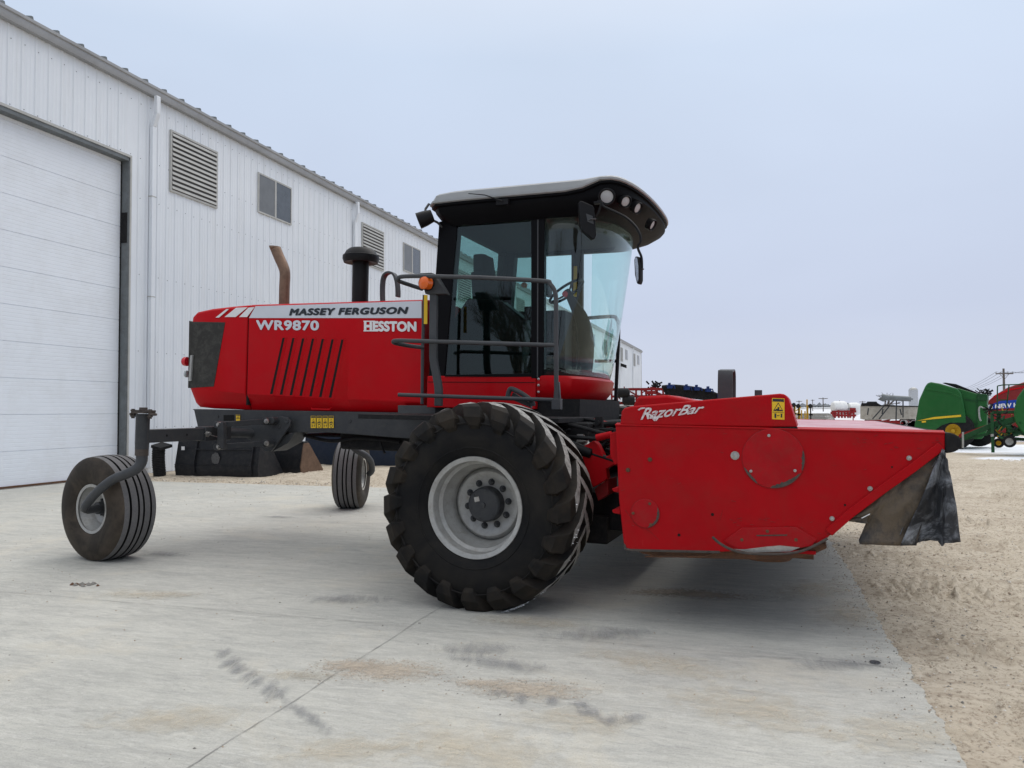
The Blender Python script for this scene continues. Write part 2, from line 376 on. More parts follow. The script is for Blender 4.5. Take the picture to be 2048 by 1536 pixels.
def gravel_mat():
    m, nt, b, out = new_mat('sandy_gravel'); co = coords(nt)
    c = mix(nt, ramp(nt, ntex(nt, co, .9, 10, .7), [(.3, 0.), (.7, 1.)]), (.42, .355, .27), (.60, .535, .43))
    c = mix(nt, ramp(nt, ntex(nt, co, 9, 10, .8), [(.35, 0.), (.68, .7)]), c, (.50, .44, .35))
    c = mix(nt, ramp(nt, ntex(nt, coords(nt, (1, 2, 1)), 1.4, 10, .75, 1), [(.47, 0.), (.66, .55)]), c, (.24, .185, .13))
    c = mix(nt, ramp(nt, ntex(nt, co, 26, 6, .85), [(.50, 0.), (.62, .75)]), c, (.16, .12, .085))
    vo = nd(nt, 'ShaderNodeTexVoronoi', Scale=60); nt.links.new(co, vo.inputs['Vector'])
    c = mix(nt, ramp(nt, vo.outputs['Distance'], [(.05, .35), (.22, 0.)]), c, (.62, .56, .47))
    # snow lying on the far part of the yard and on the fields: patchy, more of it further from the pad
    sp = nt.nodes.new('ShaderNodeSeparateXYZ'); nt.links.new(co, sp.inputs[0])
    far = nd(nt, 'ShaderNodeMapRange'); far.inputs['From Min'].default_value = 5; far.inputs['From Max'].default_value = 15
    cx = nd(nt, 'ShaderNodeMapRange'); cx.inputs['From Min'].default_value = 16; cx.inputs['From Max'].default_value = 21
    nt.links.new(sp.outputs['Y'], far.inputs[0]); nt.links.new(sp.outputs['X'], cx.inputs[0])
    sc = coords(nt, (.30, 1, 1), rot=(0, 0, R(17)))
    n = ntex(nt, sc, .30, 8, .62)
    th = math_(nt, 'ADD', math_(nt, 'SUBTRACT', n, .12), math_(nt, 'MULTIPLY', math_(nt, 'MULTIPLY', far.outputs[0], cx.outputs[0]), .34))
    sn = ramp(nt, th, [(.64, 0.), (.69, 1.)])
    snow = mix(nt, ramp(nt, ntex(nt, sc, 1.3, 8, .7), [(.5, 0.), (.75, .7)]), (.74, .76, .80), (.47, .43, .37))
    c = mix(nt, sn, c, snow)
    nt.links.new(c, b.inputs['Base Color']); b.inputs['Roughness'].default_value = .9; b.inputs['Specular IOR Level'].default_value = .2
    bump(nt, b, ntex(nt, co, 30, 10, .8), .6, .02); return m
MT['concrete'] = concrete_mat(); MT['gravel'] = gravel_mat()

# base ground to the horizon (low rise far off)
def grid(xs, ys, fz, name, mat, kind='structure', M_=YF):
    vs = [(x, y, fz(x, y)) for y in ys for x in xs]; n = len(xs)
    fs = [(j * n + i, j * n + i + 1, (j + 1) * n + i + 1, (j + 1) * n + i) for j in range(len(ys) - 1) for i in range(n - 1)]
    o = MB().add(vs, fs).build(name, mat, None, smooth=80, fix=False); o.matrix_world = M_; return tag(o, kind=kind)
def lin(a, b, n): return [a + (b - a) * i / (n - 1) for i in range(n)]
GX0, GX1, GY0, GY1 = PADX - .25, PADX + 10.0, -14.0, 5.0       # fine gravel patch by the pad edge
def rise(x, y):
    d = max(0, y - 260); return -.06 + d * .0012 * (1 + .3 * math.sin(x * .01)) + (0 if y < 120 else .6 * noise.noise(Vector((x * .006, y * .006, 1))))
grid(lin(-900, 1500, 60), [-80, -30] + lin(-14, 120, 30) + lin(160, 2600, 50), rise, 'ground', 'gravel')
def edge(y): return PADX + .04 * noise.noise(Vector((y * 1.5, 0, 3))) + .03 * noise.noise(Vector((y * 5, 0, 5))) + .022 * noise.noise(Vector((y * 17, 0, 9))) + .012 * noise.noise(Vector((y * 41, 0, 1)))
def rough(x, y, ed):
    n = noise.fractal(Vector((x * 1.0, y * 2.2, 0)), .7, 2.1, 3) * .020
    k = max(0, .55 + 1.1 * noise.noise(Vector((x * .7, y * 1.3, 2))))
    n += noise.fractal(Vector((x * 9, y * 12, 4)), .9, 2.2, 3) * .018 * (.4 + k)
    n += max(0, noise.noise(Vector((x * 17, y * 19, 8))) - .08) * .11 * k
    return -.012 + n * min(1, .25 + ed * 2)
# fine gravel: world-space cells close to the camera, coarser further away
xs = [GX0]
while xs[-1] < GX1: xs.append(xs[-1] + .020 + .0035 * (xs[-1] - GX0))
ys = [-17.0]
while ys[-1] < 14: ys.append(ys[-1] + (.026 if ys[-1] < -9 else .026 + .004 * (ys[-1] + 9)))
grid(xs, ys, lambda x, y: rough(x, y, max(0, x - PADX)), 'gravel_yard', 'gravel')
xs = lin(.02, PADX + 1, 160); ys = lin(PADY - .12, PADY + 7, 130)
grid(xs, ys, lambda x, y: -.03 + .05 * min(1, max(0, y - PADY) / 1.0) + .6 * rough(x, y, max(0, y - PADY)) + .02 * noise.noise(Vector((x * 2, y * 2, 0))), 'gravel_strip', 'gravel')

# concrete slab with a slightly broken edge
pts = []
for y in lin(-22, PADY, 900): pts.append((edge(y), y))
for x in lin(PADX, 0.0, 140)[1:]: pts.append((x, PADY + .03 * noise.noise(Vector((x * 1.3, 9, 3))) + .02 * noise.noise(Vector((x * 7, 2, 0)))))
pts.append((-.02, -22))
m = MB(); m.prism([(x, y, 0.0) for x, y in pts], (0, 0, -.12))
pad = m.build('concrete_pad', 'concrete'); pad.matrix_world = YF; tag(pad, kind='structure')

# saw cut joints and stains lying on the pad
def flat_strip(mb, path, wd, z, jit=0):
    P = [Vector((p[0], p[1], z)) for p in path]
    L = []; Rr = []
    for i, p in enumerate(P):
        t = (P[min(i + 1, len(P) - 1)] - P[max(0, i - 1)]).normalized(); nrm = Vector((-t.y, t.x, 0))
        k = wd * (1 + jit * noise.noise(p * 9)) / 2; L.append(p + nrm * k); Rr.append(p - nrm * k)
    n = len(P); mb.add(L + Rr, [(i, i + 1, n + i + 1, n + i) for i in range(n - 1)])
j = MB(); jx, jy = yard(G(520, 1445))
flat_strip(j, [(jx + .012 * noise.noise(Vector((y * 2, 0, 0))) + .004 * noise.noise(Vector((y * 17, 0, 0))), y) for y in lin(-20, PADY - .02, 500)], .0040, .004, 1.3)
yy = yard(G(640, 1238))[1]
flat_strip(j, [(x, yy + .010 * noise.noise(Vector((x * 2, yy, 0))) + .004 * noise.noise(Vector((x * 15, 0, 2)))) for x in lin(.1, PADX - .05, 500)], .0035, .0045, 1.4)
jt = surf('saw_joint_grey', (.26, .255, .24), .9, dirt=(.36, .35, .32), damt=1, dscale=9)  # mottled grey of the saw cut joints
o = j.build('pavement_joint', jt, fix=False); o.matrix_world = YF; tag(o, kind='structure')

def stain_mat(name, col, thr, sc, amt=.8, streak=(1, 1, 1), rot=0):
    """a mark with soft ragged edges: the sheet's own noise decides where the mark lies"""
    m, nt, b, out = new_mat(name); co = coords(nt, streak, rot=(0, 0, rot)); g = coords(nt, kind='UV')
    b.inputs['Base Color'].default_value = (*col, 1); b.inputs['Roughness'].default_value = .9; b.inputs['Specular IOR Level'].default_value = .1
    gr = nd(nt, 'ShaderNodeTexGradient'); gr.gradient_type = 'SPHERICAL'
    mp = nd(nt, 'ShaderNodeMapping'); mp.inputs['Location'].default_value = (-1, -1, 0); mp.inputs['Scale'].default_value = (2, 2, 0)
    nt.links.new(g, mp.inputs[0]); nt.links.new(mp.outputs[0], gr.inputs[0])
    e_ = ramp(nt, gr.outputs[0], [(0, 0.), (.85, 1.)])
    a = math_(nt, 'ADD', math_(nt, 'MULTIPLY', e_, .55), math_(nt, 'MULTIPLY', math_(nt, 'SUBTRACT', ntex(nt, co, sc, 10, .8, .6), .5), 1.5))
    f = math_(nt, 'MULTIPLY', ramp(nt, a, [(thr - .45, 0.), (thr + .05, amt)]), ramp(nt, e_, [(0, 0.), (.3, 1.)]))
    tr = nd(nt, 'ShaderNodeBsdfTransparent'); mx = nd(nt, 'ShaderNodeMixShader')
    nt.links.new(f, mx.inputs[0]); nt.links.new(tr.outputs[0], mx.inputs[1]); nt.links.new(b.outputs[0], mx.inputs[2]); nt.links.new(mx.outputs[0], out.inputs[0])
    return m
def stain(mb, uvs, c, L, Wd, ang, z):
    a = Vector((math.cos(ang), math.sin(ang), 0)) * L / 2; b = Vector((-math.sin(ang), math.cos(ang), 0)) * Wd / 2; c = Vector((c[0], c[1], z))
    mb.add([c - a - b, c + a - b, c + a + b, c - a + b], [(0, 1, 2, 3)]); uvs.extend([(0, 0), (1, 0), (1, 1), (0, 1)])
def stains(name, mat, items):
    mb = MB(); uvs = []
    for i, (px, py, L, Wd, ang) in enumerate(items): stain(mb, uvs, G(px, py), L, Wd, R(ang), .005 + .0003 * i)
    o = mb.build(name, mat, fix=False); uv = o.data.uv_layers.new(name='uv')
    for i, q in enumerate(uvs): uv.data[i].uv = q
    return tag(o, kind='stuff')
MT['scuff'] = stain_mat('tyre_scuff', (.21, .215, .228), .64, 13, .46, (1, .3, 1))
MT['sandst'] = stain_mat('sand_stain', (.55, .49, .385), .70, 9, .60)
MT['sandpile'] = stain_mat('spilled_gravel', (.47, .405, .325), .62, 26, .85)
# lug prints of a turning tyre
def gang(p, q): a, b = G(*p), G(*q); return math.degrees(math.atan2(b.y - a.y, b.x - a.x)), (b - a).length
sc_ = []
for i, (px, py) in enumerate([(447, 1308), (462, 1326), (478, 1340), (497, 1352), (516, 1364), (538, 1378), (556, 1390)]):
    an, _ = gang((px + 14, py - 22), (px - 14, py + 24)); sc_.append((px, py, .34, .17, an + random.uniform(-8, 8)))
an, L_ = gang((560, 1392), (682, 1482)); sc_.append((612, 1432, L_ * 1.35, .13, an)); 
random.seed(31)
for i in range(7):
    px, py = 1010 + i * 44 + random.uniform(-14, 14), 1400 + i * 8 + random.uniform(-16, 16); an, _ = gang((px - 10, py + 20), (px + 16, py - 22)); sc_.append((px, py, random.uniform(.14, .30), random.uniform(.10, .2), an + random.uniform(-25, 25)))
for px, py in [(690, 1200), (950, 1300), (330, 1110), (560, 1035), (1690, 1330), (1200, 1270), (1010, 1330)]:
    sc_.append((px, py, .7 + .5 * random.random(), .25 + .2 * random.random(), random.uniform(-30, 10)))
stains('tyre_scuffs', 'scuff', sc_)
stains('sand_stains', 'sandst', [(600, 1352, .8, .34, -10), (690, 1500, 1.1, .5, 10), (940, 1500, 1.5, .8, -25), (1330, 1330, 1.6, .7, -30), (1500, 1420, 1.5, .9, -35), (350, 1440, 1.3, .6, 0), (1160, 1440, 1.1, .5, -10), (1800, 1470, 1.2, .8, 20), (300, 1190, 1.6, .5, -5), (1620, 1180, 1.6, .9, 40), (1060, 1245, 1.5, .6, -15), (1700, 1230, 1.4, .8, 60)])
stains('spilled_gravel', 'sandpile', [(770, 1342, 1.0, .55, -5), (700, 1332, .6, .34, -8), (1060, 1380, 1.0, .46, -10), (960, 1368, .5, .2, -10), (1400, 1190, 1.3, .5, -15), (1330, 1185, 1.0, .4, 5)])

# loose stones
def stone(mb, p, r):
    k = len(mb.vs); q = []
    for d in ((1, 0, 0), (-1, 0, 0), (0, 1, 0), (0, -1, 0), (0, 0, 1), (0, 0, -.4)):
        q.append(Vector(p) + Vector((d[0] * r * random.uniform(.6, 1.3), d[1] * r * random.uniform(.6, 1.2), (d[2] * .7 + .2) * r * random.uniform(.7, 1.1))))
    mb.add(q, [(0, 2, 4), (2, 1, 4), (1, 3, 4), (3, 0, 4), (2, 0, 5), (1, 2, 5), (3, 1, 5), (0, 3, 5)], random.choice((0, 0, 1, 2)))
st = MB()
MT['stone1'] = surf('tan_stone', (.36, .29, .22), .85); MT['stone2'] = surf('grey_stone', (.22, .21, .19), .85); MT['stone3'] = surf('pale_stone', (.55, .52, .47), .85)
def scatter(cx, cy, sx, sy, n, r0, r1, rot=0):
    for _ in range(n):
        a = random.gauss(0, .42); b_ = random.gauss(0, .42); p = G(cx, cy)
        stone(st, p + Vector((a * sx * math.cos(rot) - b_ * sy * math.sin(rot), a * sx * math.sin(rot) + b_ * sy * math.cos(rot), 0)), random.uniform(r0, r1) * random.choice((.6, .7, 1, 1)))
scatter(770, 1342, .55, .26, 620, .0022, .006, -.1); scatter(690, 1332, .35, .2, 120, .002, .005)
scatter(1060, 1378, .48, .20, 420, .0022, .006, -.15); scatter(1400, 1190, 1.2, .4, 200, .003, .007)
for _ in range(3000):
    x, y = random.uniform(3, PADX), random.uniform(-15, PADY) if _ % 3 else random.uniform(-14.5, -8); p = YF @ Vector((x, y, 0)); stone(st, p, random.uniform(.002, .006) * (1 + .08 * p.y))
for px, py, r in [(535, 1318, .008), (430, 1310, .007), (765, 1252, .008), (1748, 1327, .006), (1000, 1430, .008), (590, 1348, .007), (840, 1247, .008), (362, 1318, .010), (1660, 1462, .008)]: stone(st, G(px, py), r)
tag(st.build('loose_stones', ['stone1', 'stone2', 'stone3'], smooth=10, fix=False), kind='stuff')
gp = MB(); st2 = st; st = gp
for _ in range(9000):
    x = PADX + abs(random.gauss(0, 2.6)); y = random.uniform(-14.5, -1) + random.random() * 4; p = YF @ Vector((x, y, 0)); p.z = rough(x, y, max(0, x - PADX)); stone(gp, p, random.uniform(.003, .008) * (1.8 if random.random() < .08 else 1) * (1 + .05 * p.y))
for _ in range(1500):
    x = PADX + .05 - abs(random.gauss(0, .16)); y = random.uniform(-14.5, -2); p = YF @ Vector((x, y, 0)); p.z = .001; stone(gp, p, random.uniform(.0025, .006) * (1 + .06 * p.y))
for _ in range(1500):
    x = random.uniform(.5, PADX); y = PADY + abs(random.gauss(0, 1.2)); p = YF @ Vector((x, y, 0)); p.z = .0; stone(gp, p, random.uniform(.008, .022))
tag(gp.build('gravel_stones', ['stone1', 'stone2', 'stone3'], smooth=10, fix=False), kind='stuff')
# metal drain cap and oil spot
o = MB().lathe(G(1750, 1326) + Vector((0, 0, .0055)), [(0, .03), (.002, .028), (.002, .0001)], 20, ax='w').build('survey_cap', 'dark'); tag(o, 'small dark round metal cap set in the concrete near the gravel edge', 'cap')
cl = MB()
for i in range(26):
    c = G(172, 1170) + Vector((random.gauss(0, .05), random.gauss(0, .035), 0)); stone(cl, c, random.uniform(.010, .026))
tag(cl.build('mud_clod', ['stone2', 'rust', 'stone2'], smooth=10, fix=False), 'small dark crumbs of dried mud on the concrete near the left caster wheel', 'mud', kind='stuff')

# ------------------------------------------------------------------ the shed (frame: u along wall, -v towards the yard)
shed = empty('metal_shed', WF.mat, label='long tall white ribbed steel shed with louvres and a big overhead door', category='building')
LEN = 90.5; TOP = 9.05; BAY = 9.85; PER = .305
jl = WL(257, 322); dU1, dH = jl.x, WL(257, 322).z
m = MB()
def ribbed(u0, u1, z0, z1):
    prof = []; k = math.ceil(u0 / PER)
    u = k * PER; prof.append((u0, 0))
    while u < u1 - .08:
        if u - .035 > u0:
            prof += [(u - .034, 0), (u - .013, -.018), (u + .013, -.018), (u + .034, 0)]
            for f in (.36, .64): prof += [(u + PER * f - .016, 0), (u + PER * f, -.005), (u + PER * f + .016, 0)] if u + PER * f + .016 < u1 else []
        u += PER
    prof.append((u1, 0)); prof = sorted(prof)
    n = len(prof); m.add([(a, b, z0) for a, b in prof] + [(a, b, z1) for a, b in prof], [(i, i + 1, n + i + 1, n + i) for i in range(n - 1)])
ribbed(dU1 + .02, LEN, 0.02, TOP); ribbed(-9.0, dU1 + .02, dH + .086, TOP)
m.add([(LEN, 0, 0), (LEN, 30, 0), (LEN, 30, TOP), (LEN, 15, TOP + 3), (LEN, 0, TOP)], [(0, 1, 2, 3, 4)])
m.build('wall', 'wall', shed, smooth=20, fix=False)
m = MB(); m.box((-9, .12, 0), (LEN - .1, .3, TOP)); m.build('inner_wall', 'dark', shed) if False else None
# roof sheets with standing ribs, eave trim and gutter
m = MB(); sl_ = .2
m.prism([(-9, -.06, TOP + .10), (-9, 15, TOP + .10 + 15.06 * sl_), (-9, 15, TOP + .04 + 15.06 * sl_), (-9, -.06, TOP + .04)], (LEN + 9.2, 0, 0))
roof = m.build('roof', 'gutter', shed)
m = MB()
u = -8.8
while u < LEN:
    m.prism([(u - .045, -.19, TOP + .17), (u - .02, -.19, TOP + .262), (u + .02, -.19, TOP + .262), (u + .045, -.19, TOP + .17)], (0, 10, 10 * sl_)); u += .61
m.build('roof_rib', 'jamb', roof)['kind'] = 'stuff'
m = MB(); gp_ = [(-.02, TOP - .02), (-.14, TOP - .02), (-.17, TOP + .05), (-.17, TOP + .12), (-.20, TOP + .14), (-.20, TOP + .20), (-.17, TOP + .20), (-.17, TOP + .21), (-.02, TOP + .10)]
m.prism([(-9, a, b) for a, b in gp_], (LEN + 9.2, 0, 0)); m.build('gutter', 'gutter', shed)
m = MB(); m.box((LEN - .02, -.035, 0), (LEN + .12, .1, TOP)); m.build('trim', 'trim', shed)
# overhead door
m = MB(); D0, DZ = -7.2, dH
pj = [WL(8, y, .0).z for y in (305, 379, 454.5, 529, 604, 679, 754, 829, 904.6)]
st_ = abs(pj[-1] - pj[0]) / 8; zz = pj[-1]
joints = [zz + st_ * k for k in range(-1, 12)]
din = .20
prof = [(din, .03)]
for z in joints:
    if .1 < z < DZ: prof += [(din, z - .008), (din + .014, z - .004), (din + .014, z + .004), (din, z + .008)]
    for f in range(1, 9):
        q = z + st_ * f / 9
        if .1 < q < DZ: prof += [(din, q - .006), (din + .004, q), (din, q + .006)]
prof = sorted(set(prof), key=lambda t: t[1]); prof.append((din, DZ))
n = len(prof); du1 = dU1 - .02
m.add([(D0, a, b) for a, b in prof] + [(du1, a, b) for a, b in prof], [(i, i + 1, n + i + 1, n + i) for i in range(n - 1)])
door = m.build('overhead_door', 'door', shed, smooth=20)
m = MB(); m.box((D0, din - .03, 0.0), (du1, din + .01, .035)); m.build('bottom_seal', 'rust', door)
m = MB(); m.prism([(dU1, -.015, 0), (dU1 + .03, -.015, 0), (dU1 + .03, .45, 0), (dU1, .45, 0)], (0, 0, dH + .1)); m.box((D0, -.015, dH), (dU1 + .03, .45, dH + .08))
jb = m.build('door_frame', 'jamb', shed)
m = MB(); m.box((dU1 - .018, din - .02, 0), (dU1 - .001, din + .004, dH)); m.build('weather_seal', 'black_m', jb)
m = MB(); m.box((dU1 + .031, -.034, 0), (dU1 + .075, -.001, dH + .14)); m.box((D0, -.034, dH + .085), (dU1 + .03, -.001, dH + .14)); m.build('door_trim', 'trim', shed)
m = MB(); m.box((dU1 - .02, din - .18, dH - 1.9), (dU1 - .002, din - .02, dH - 1.2)); m.build('track_bracket', 'black_m', shed)
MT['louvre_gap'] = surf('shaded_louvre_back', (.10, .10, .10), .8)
# screw heads along the girts
m = MB()
for z in (1.1, 2.9, 4.7, 6.5, 7.45, 8.75):
    u = math.ceil(dU1 / PER) * PER if z < dH else -2 * PER
    while u < 42: m.box((u + .05, -.006, z + .01 * math.sin(u * 7)), (u + .066, -.0, z + .016 + .01 * math.sin(u * 7))); u += PER
m.build('screw_row', 'jamb', shed)['kind'] = 'stuff'
# louvres, windows, downpipes
def louvre(u0):
    m = MB(); z0, z1, wd = 6.98, 8.42, 1.66
    m.box((u0 - .05, -.05, z0 - .05), (u0, -.001, z1 + .05)); m.box((u0 + wd, -.05, z0 - .05), (u0 + wd + .05, -.001, z1 + .05))
    m.box((u0, -.05, z0 - .05), (u0 + wd, -.001, z0)); m.box((u0, -.05, z1), (u0 + wd, -.001, z1 + .05))
    l = m.build('louvre_vent', 'trim', shed)
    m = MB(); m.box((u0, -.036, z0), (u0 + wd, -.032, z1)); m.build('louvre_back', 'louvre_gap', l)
    m = MB(); k = 12
    for i in range(k):
        z = z0 + (i + .5) * (z1 - z0) / k; m.bar((u0, -.06, z - .005), (u0 + wd, -.06, z - .005), .010, .068, up=(0, .22, 1))
    m.build('louvre_blade', 'trim', l)['kind'] = 'stuff'
def window(u0):
    m = MB(); z0, z1, wd = 7.33, 8.42, 1.62; t = .045
    m.box((u0 - t, -.045, z0 - t), (u0, -.001, z1 + t)); m.box((u0 + wd, -.045, z0 - t), (u0 + wd + t, -.001, z1 + t))
    m.box((u0, -.045, z0 - t), (u0 + wd, -.001, z0)); m.box((u0, -.045, z1), (u0 + wd, -.001, z1 + t)); m.box((u0 + wd * .48, -.043, z0), (u0 + wd * .53, -.001, z1))
    l = m.build('window', 'trim', shed)
    m = MB(); m.box((u0, -.034, z0), (u0 + wd * .48, -.031, z1)); m.build('pane', 'pane2', l)
    m = MB(); m.box((u0 + wd * .53, -.034, z0), (u0 + wd, -.031, z1)); m.build('pane', 'pane', l)
def downpipe(u0):
    m = MB(); m.box((u0 - .06, -.13, .15), (u0 + .06, -.03, TOP - .75)); q = lambda z, v: [(u0 - .06, v, z), (u0 + .06, v, z), (u0 + .06, v + .1, z), (u0 - .06, v + .1, z)]
    m.hexa(q(TOP - .75, -.13), q(TOP - .45, -.24)); m.hexa(q(TOP - .45, -.24), q(TOP - .02, -.24))
    d = m.build('downpipe', 'wall', shed, bevel=.012)
    m = MB()
    for z in (1.4, 4.2, 6.6): MB().box((u0 - .075, -.135, z), (u0 + .075, -.027, z + .02)).build('strap', 'trim', d)
for k in range(9):
    o_ = k * BAY
    louvre(4.40 + o_); window(7.95 + o_); downpipe(3.72 + o_)
wl = WL(1247, 731, -.3)
lamp = MB(); lamp.prism([(wl.x - .3, -.05, wl.z + .25), (wl.x + .3, -.05, wl.z + .25), (wl.x + .3, -.6, wl.z + .05), (wl.x - .3, -.6, wl.z + .05)], (0, 0, -.35)); lamp.build('wall_lamp', 'black_m', shed)
# black corrugated drain hose at the foot of the first downpipe
m = MB(); c = WF.inv @ G(314, 953); p = []; r = []
for i in range(34):
    t = i / 33; p.append((c.x - .05 * math.sin(t * 2.2), c.y - .08 - .10 * t * 0, .02 + .62 * t)); r.append(.13 + (.014 if i % 2 else 0))
m.tube(p, r, 16)
o = m.build('drain_hose', 'black_m'); o.matrix_world = WF.mat; tag(o, 'short black corrugated drain hose standing at the foot of the white downpipe', 'hose')
m = MB(); m.prism([(c.x - .16, c.y - .24, .60), (c.x + .18, c.y - .26, .66), (c.x + .2, c.y + .05, .72), (c.x - .14, c.y + .05, .66)], (0, 0, .06))
x = m.build('boot_flap', 'black_m', o)
# ------------------------------------------------------------------ windrower (u forward, v away from the camera, w up)
VC = 2.5                                            # centre line
RW = empty('windrower', MF.mat, label='big red self propelled windrower with glass cab and grey roof on the concrete pad', category='windrower')
def P(px, py, v, dv=0): q = MF.v(px, py, v); q.y += dv; return q
def poly(pts, v): return [P(x, y, v) for x, y in pts]
def plate(name, pts, v, th, mat, parent, bevel=0): return MB().prism(poly(pts, v), (0, th, 0)).build(name, mat, parent, bevel)
VH = 1.9                                            # near side of hood

# hood: rear cap and long side panel, both as loft sections across the machine
def hood_sec(px, yt, yst, ycr, yb, ins=.0, wt=None):
    t, s_, c, b = P(px, yt, VH + .07), P(px, yst, VH), P(px, ycr, VH), P(px, yb, VH + .10)
    u = s_.x; half = []
    pts = [(VH + .10 + ins, b.z), (VH + ins, c.z), (VH + ins, s_.z + (t.z - s_.z) * .0), (VH + .012 + ins, t.z - .03), (VH + .03 + ins, t.z - .008), (VH + .07 + ins, t.z + .0), (VH + .35, t.z + .025)]
    full = [(u, a, z) for a, z in pts] + [(u, 2 * VC - a, z) for a, z in reversed(pts)]
    return full
m = MB()
secs = [hood_sec(376 + 2, 640, 655, 776, 800, .10), hood_sec(380, 632, 650, 776, 806, .03), hood_sec(392, 624, 648, 777, 814, .0), hood_sec(420, 618, 645, 780, 817), hood_sec(460, 613.5, 642, 784, 818.5), hood_sec(494.5, 610.5, 640, 787, 820)]
m.loft(secs); cap_ = m.build('rear_cap', 'red', RW, .012, smooth=25)
m = MB()
secs = [hood_sec(x, 610 - (x - 497) * 10.5 / 346, 637, 788 + (x - 497) * .052, 821 + (x - 497) * .014) for x in (497, 580, 700, 790, 846)]
m.loft(secs); hood = m.build('hood', 'red', RW, .012, smooth=25)
m = MB(); m.box((secs[0][0][0] - .02, VH + .02, 1.45), (secs[0][0][0] + .01, 2 * VC - VH - .02, 2.5)); m.build('hood_seam', 'dark', hood)
# silver stripe, white slashes, lettering
eps = .004
S = lambda n, pts, mt, par, k=0: plate(n, pts, VH - eps * (1 + k), .003, mt, par)
S('stripe', [(498, 636), (843, 636), (843, 601.8), (511, 612.5)], 'decal_silver', hood)
S('stripe', [(431, 635), (452, 618.5), (458, 618.0), (438, 635)], 'white', cap_); S('stripe', [(449, 634), (472, 615.5), (495, 614.5), (471, 634)], 'white', cap_); S('stripe', [(478, 634), (497, 615.2), (509, 614.0), (494, 634)], 'white', cap_)
Q = lambda x0, yl0, x1, yr0, yr1, yl1, v: [P(x0, yl0, v), P(x1, yr0, v), P(x1, yr1, v), P(x0, yl1, v)]
lettering('brand_lettering', 'MASSEY FERGUSON', Q(578, 631.5, 817, 628, 613.5, 617, VH - .009), 'decal_dark', hood, shear=.22, bold=.058, spacing=1.12)
lettering('model_lettering', 'WR9870', Q(512, 660, 638, 661, 641, 640, VH - .006), 'decal_silver', hood, bold=.04, spacing=1.08)
h_ = lettering('maker_lettering', 'HESSTON', Q(728, 663, 833, 663.5, 643, 641.5, VH - .006), 'white', hood, bold=.055, spacing=1.02)
# serifs of the maker's lettering
for x0, x1 in ((727, 736), (736, 744), (744, 750)):
    for y in (642.5, 661.6): MB().prism(poly([(x0, y + 1.1), (x1, y + 1.1), (x1, y - 1.1), (x0, y - 1.1)], VH - .007), (0, .002, 0)).build('serif', 'white', h_)
# louvre slots: dark strips painted as recess shade, each with a low ridge
for i in range(7):
    xt, yt, xb, yb = 565 + 19.6 * i, 675.5 + .6 * i, 540 + 19.6 * i, 788 + 1.2 * i
    mb = MB(); a = poly([(xb, yb), (xb + 5.6, yb), (xt + 5.6, yt), (xt, yt)], VH - .002); mb.prism(a, (0, .004, 0), 1)
    f0, f1 = P(xb + 5.8, yb + 2, VH - .001), P(xt + 5.8, yt - 1, VH - .001); g0_, g1_ = P(xb + 9.5, yb + 3, VH - .001), P(xt + 10, yt + 1, VH - .001)
    k0, k1 = f0 + Vector((0, -.009, 0)), f1 + Vector((0, -.009, 0))
    mb.add([f0, f1, g0_, g1_, k0, k1], [(0, 1, 5, 4), (4, 5, 3, 2), (0, 4, 2), (1, 3, 5)], 0)
    mb.build('louvre', ['red', 'dark'], hood)
m = MB(); m.tube([P(623, 816, VH - .0), P(624, 818, VH - .03), P(660, 819, VH - .03), P(663, 815, VH)], .007, 8); m.build('hood_handle', 'red', hood)
# side intake grille of the cap
m = MB(); m.prism(poly([(381.5, 643.5), (450, 644.5), (427, 773), (380, 776)], VH - .006), (0, .02, 0)); gr = m.build('grille', 'grille', cap_, .004)
m = MB()
m.prism(poly([(378.3, 641.5), (381.6, 643.5), (380, 776), (376, 776)], VH + .01), (0, .05, 0)); m.build('grille_edge', 'grille', cap_)
m = MB(); m.prism(poly([(380, 711), (384, 710), (381, 762), (376.5, 762)], VH - .03), (0, .03, 0)); lb = m.build('lamp_bracket', 'rim', RW, .003)
m = MB(); c = P(374.5, 723, VH + .02); m.lathe(c, [(0, .001), (0, .055), (.03, .055), (.05, .045), (.06, .001)], 20, ax=(-1, -.2, 0)); m.build('tail_lamp', 'redlens', lb)
m = MB(); c = P(374.5, 748, VH + .02); m.lathe(c, [(0, .001), (0, .04), (.02, .04), (.02, .001)], 20, ax=(-1, -.2, 0)); m.build('reflector', 'lens', lb)

# chassis beam under the hood
m = MB()
m.prism(poly([(384, 818), (388, 821), (396, 857), (480, 862), (560, 866), (640, 864), (700, 868), (800, 876), (1000, 884), (1000, 826), (850, 826)], VH + .02), (0, .10, 0))
m.prism([p + Vector((0, 1.0, 0)) for p in poly([(396, 826), (400, 857), (480, 862), (560, 866), (640, 864), (700, 868), (800, 876), (1000, 884), (1000, 830)], VH + .02)], (0, .1, 0))
fr = m.build('chassis_beam', 'dgrey', RW, .006)
plate('step_box', [(795.5, 827), (1010, 829), (1010, 813), (795.5, 810.5)], VH - .12, .14, 'mgrey', fr, .005)
plate('beam_opening', [(447, 830), (468, 830), (468, 841.5), (447, 841.5)], VH + .016, .01, 'dark', fr)
m = MB()
for x, y in ((435.5, 833), (486, 840), (700, 842)): m.lathe(P(x, y, VH + .018), [(0, .016), (-.006, .014), (-.006, .001)], 14)
m.build('bolt', 'dgrey', fr)
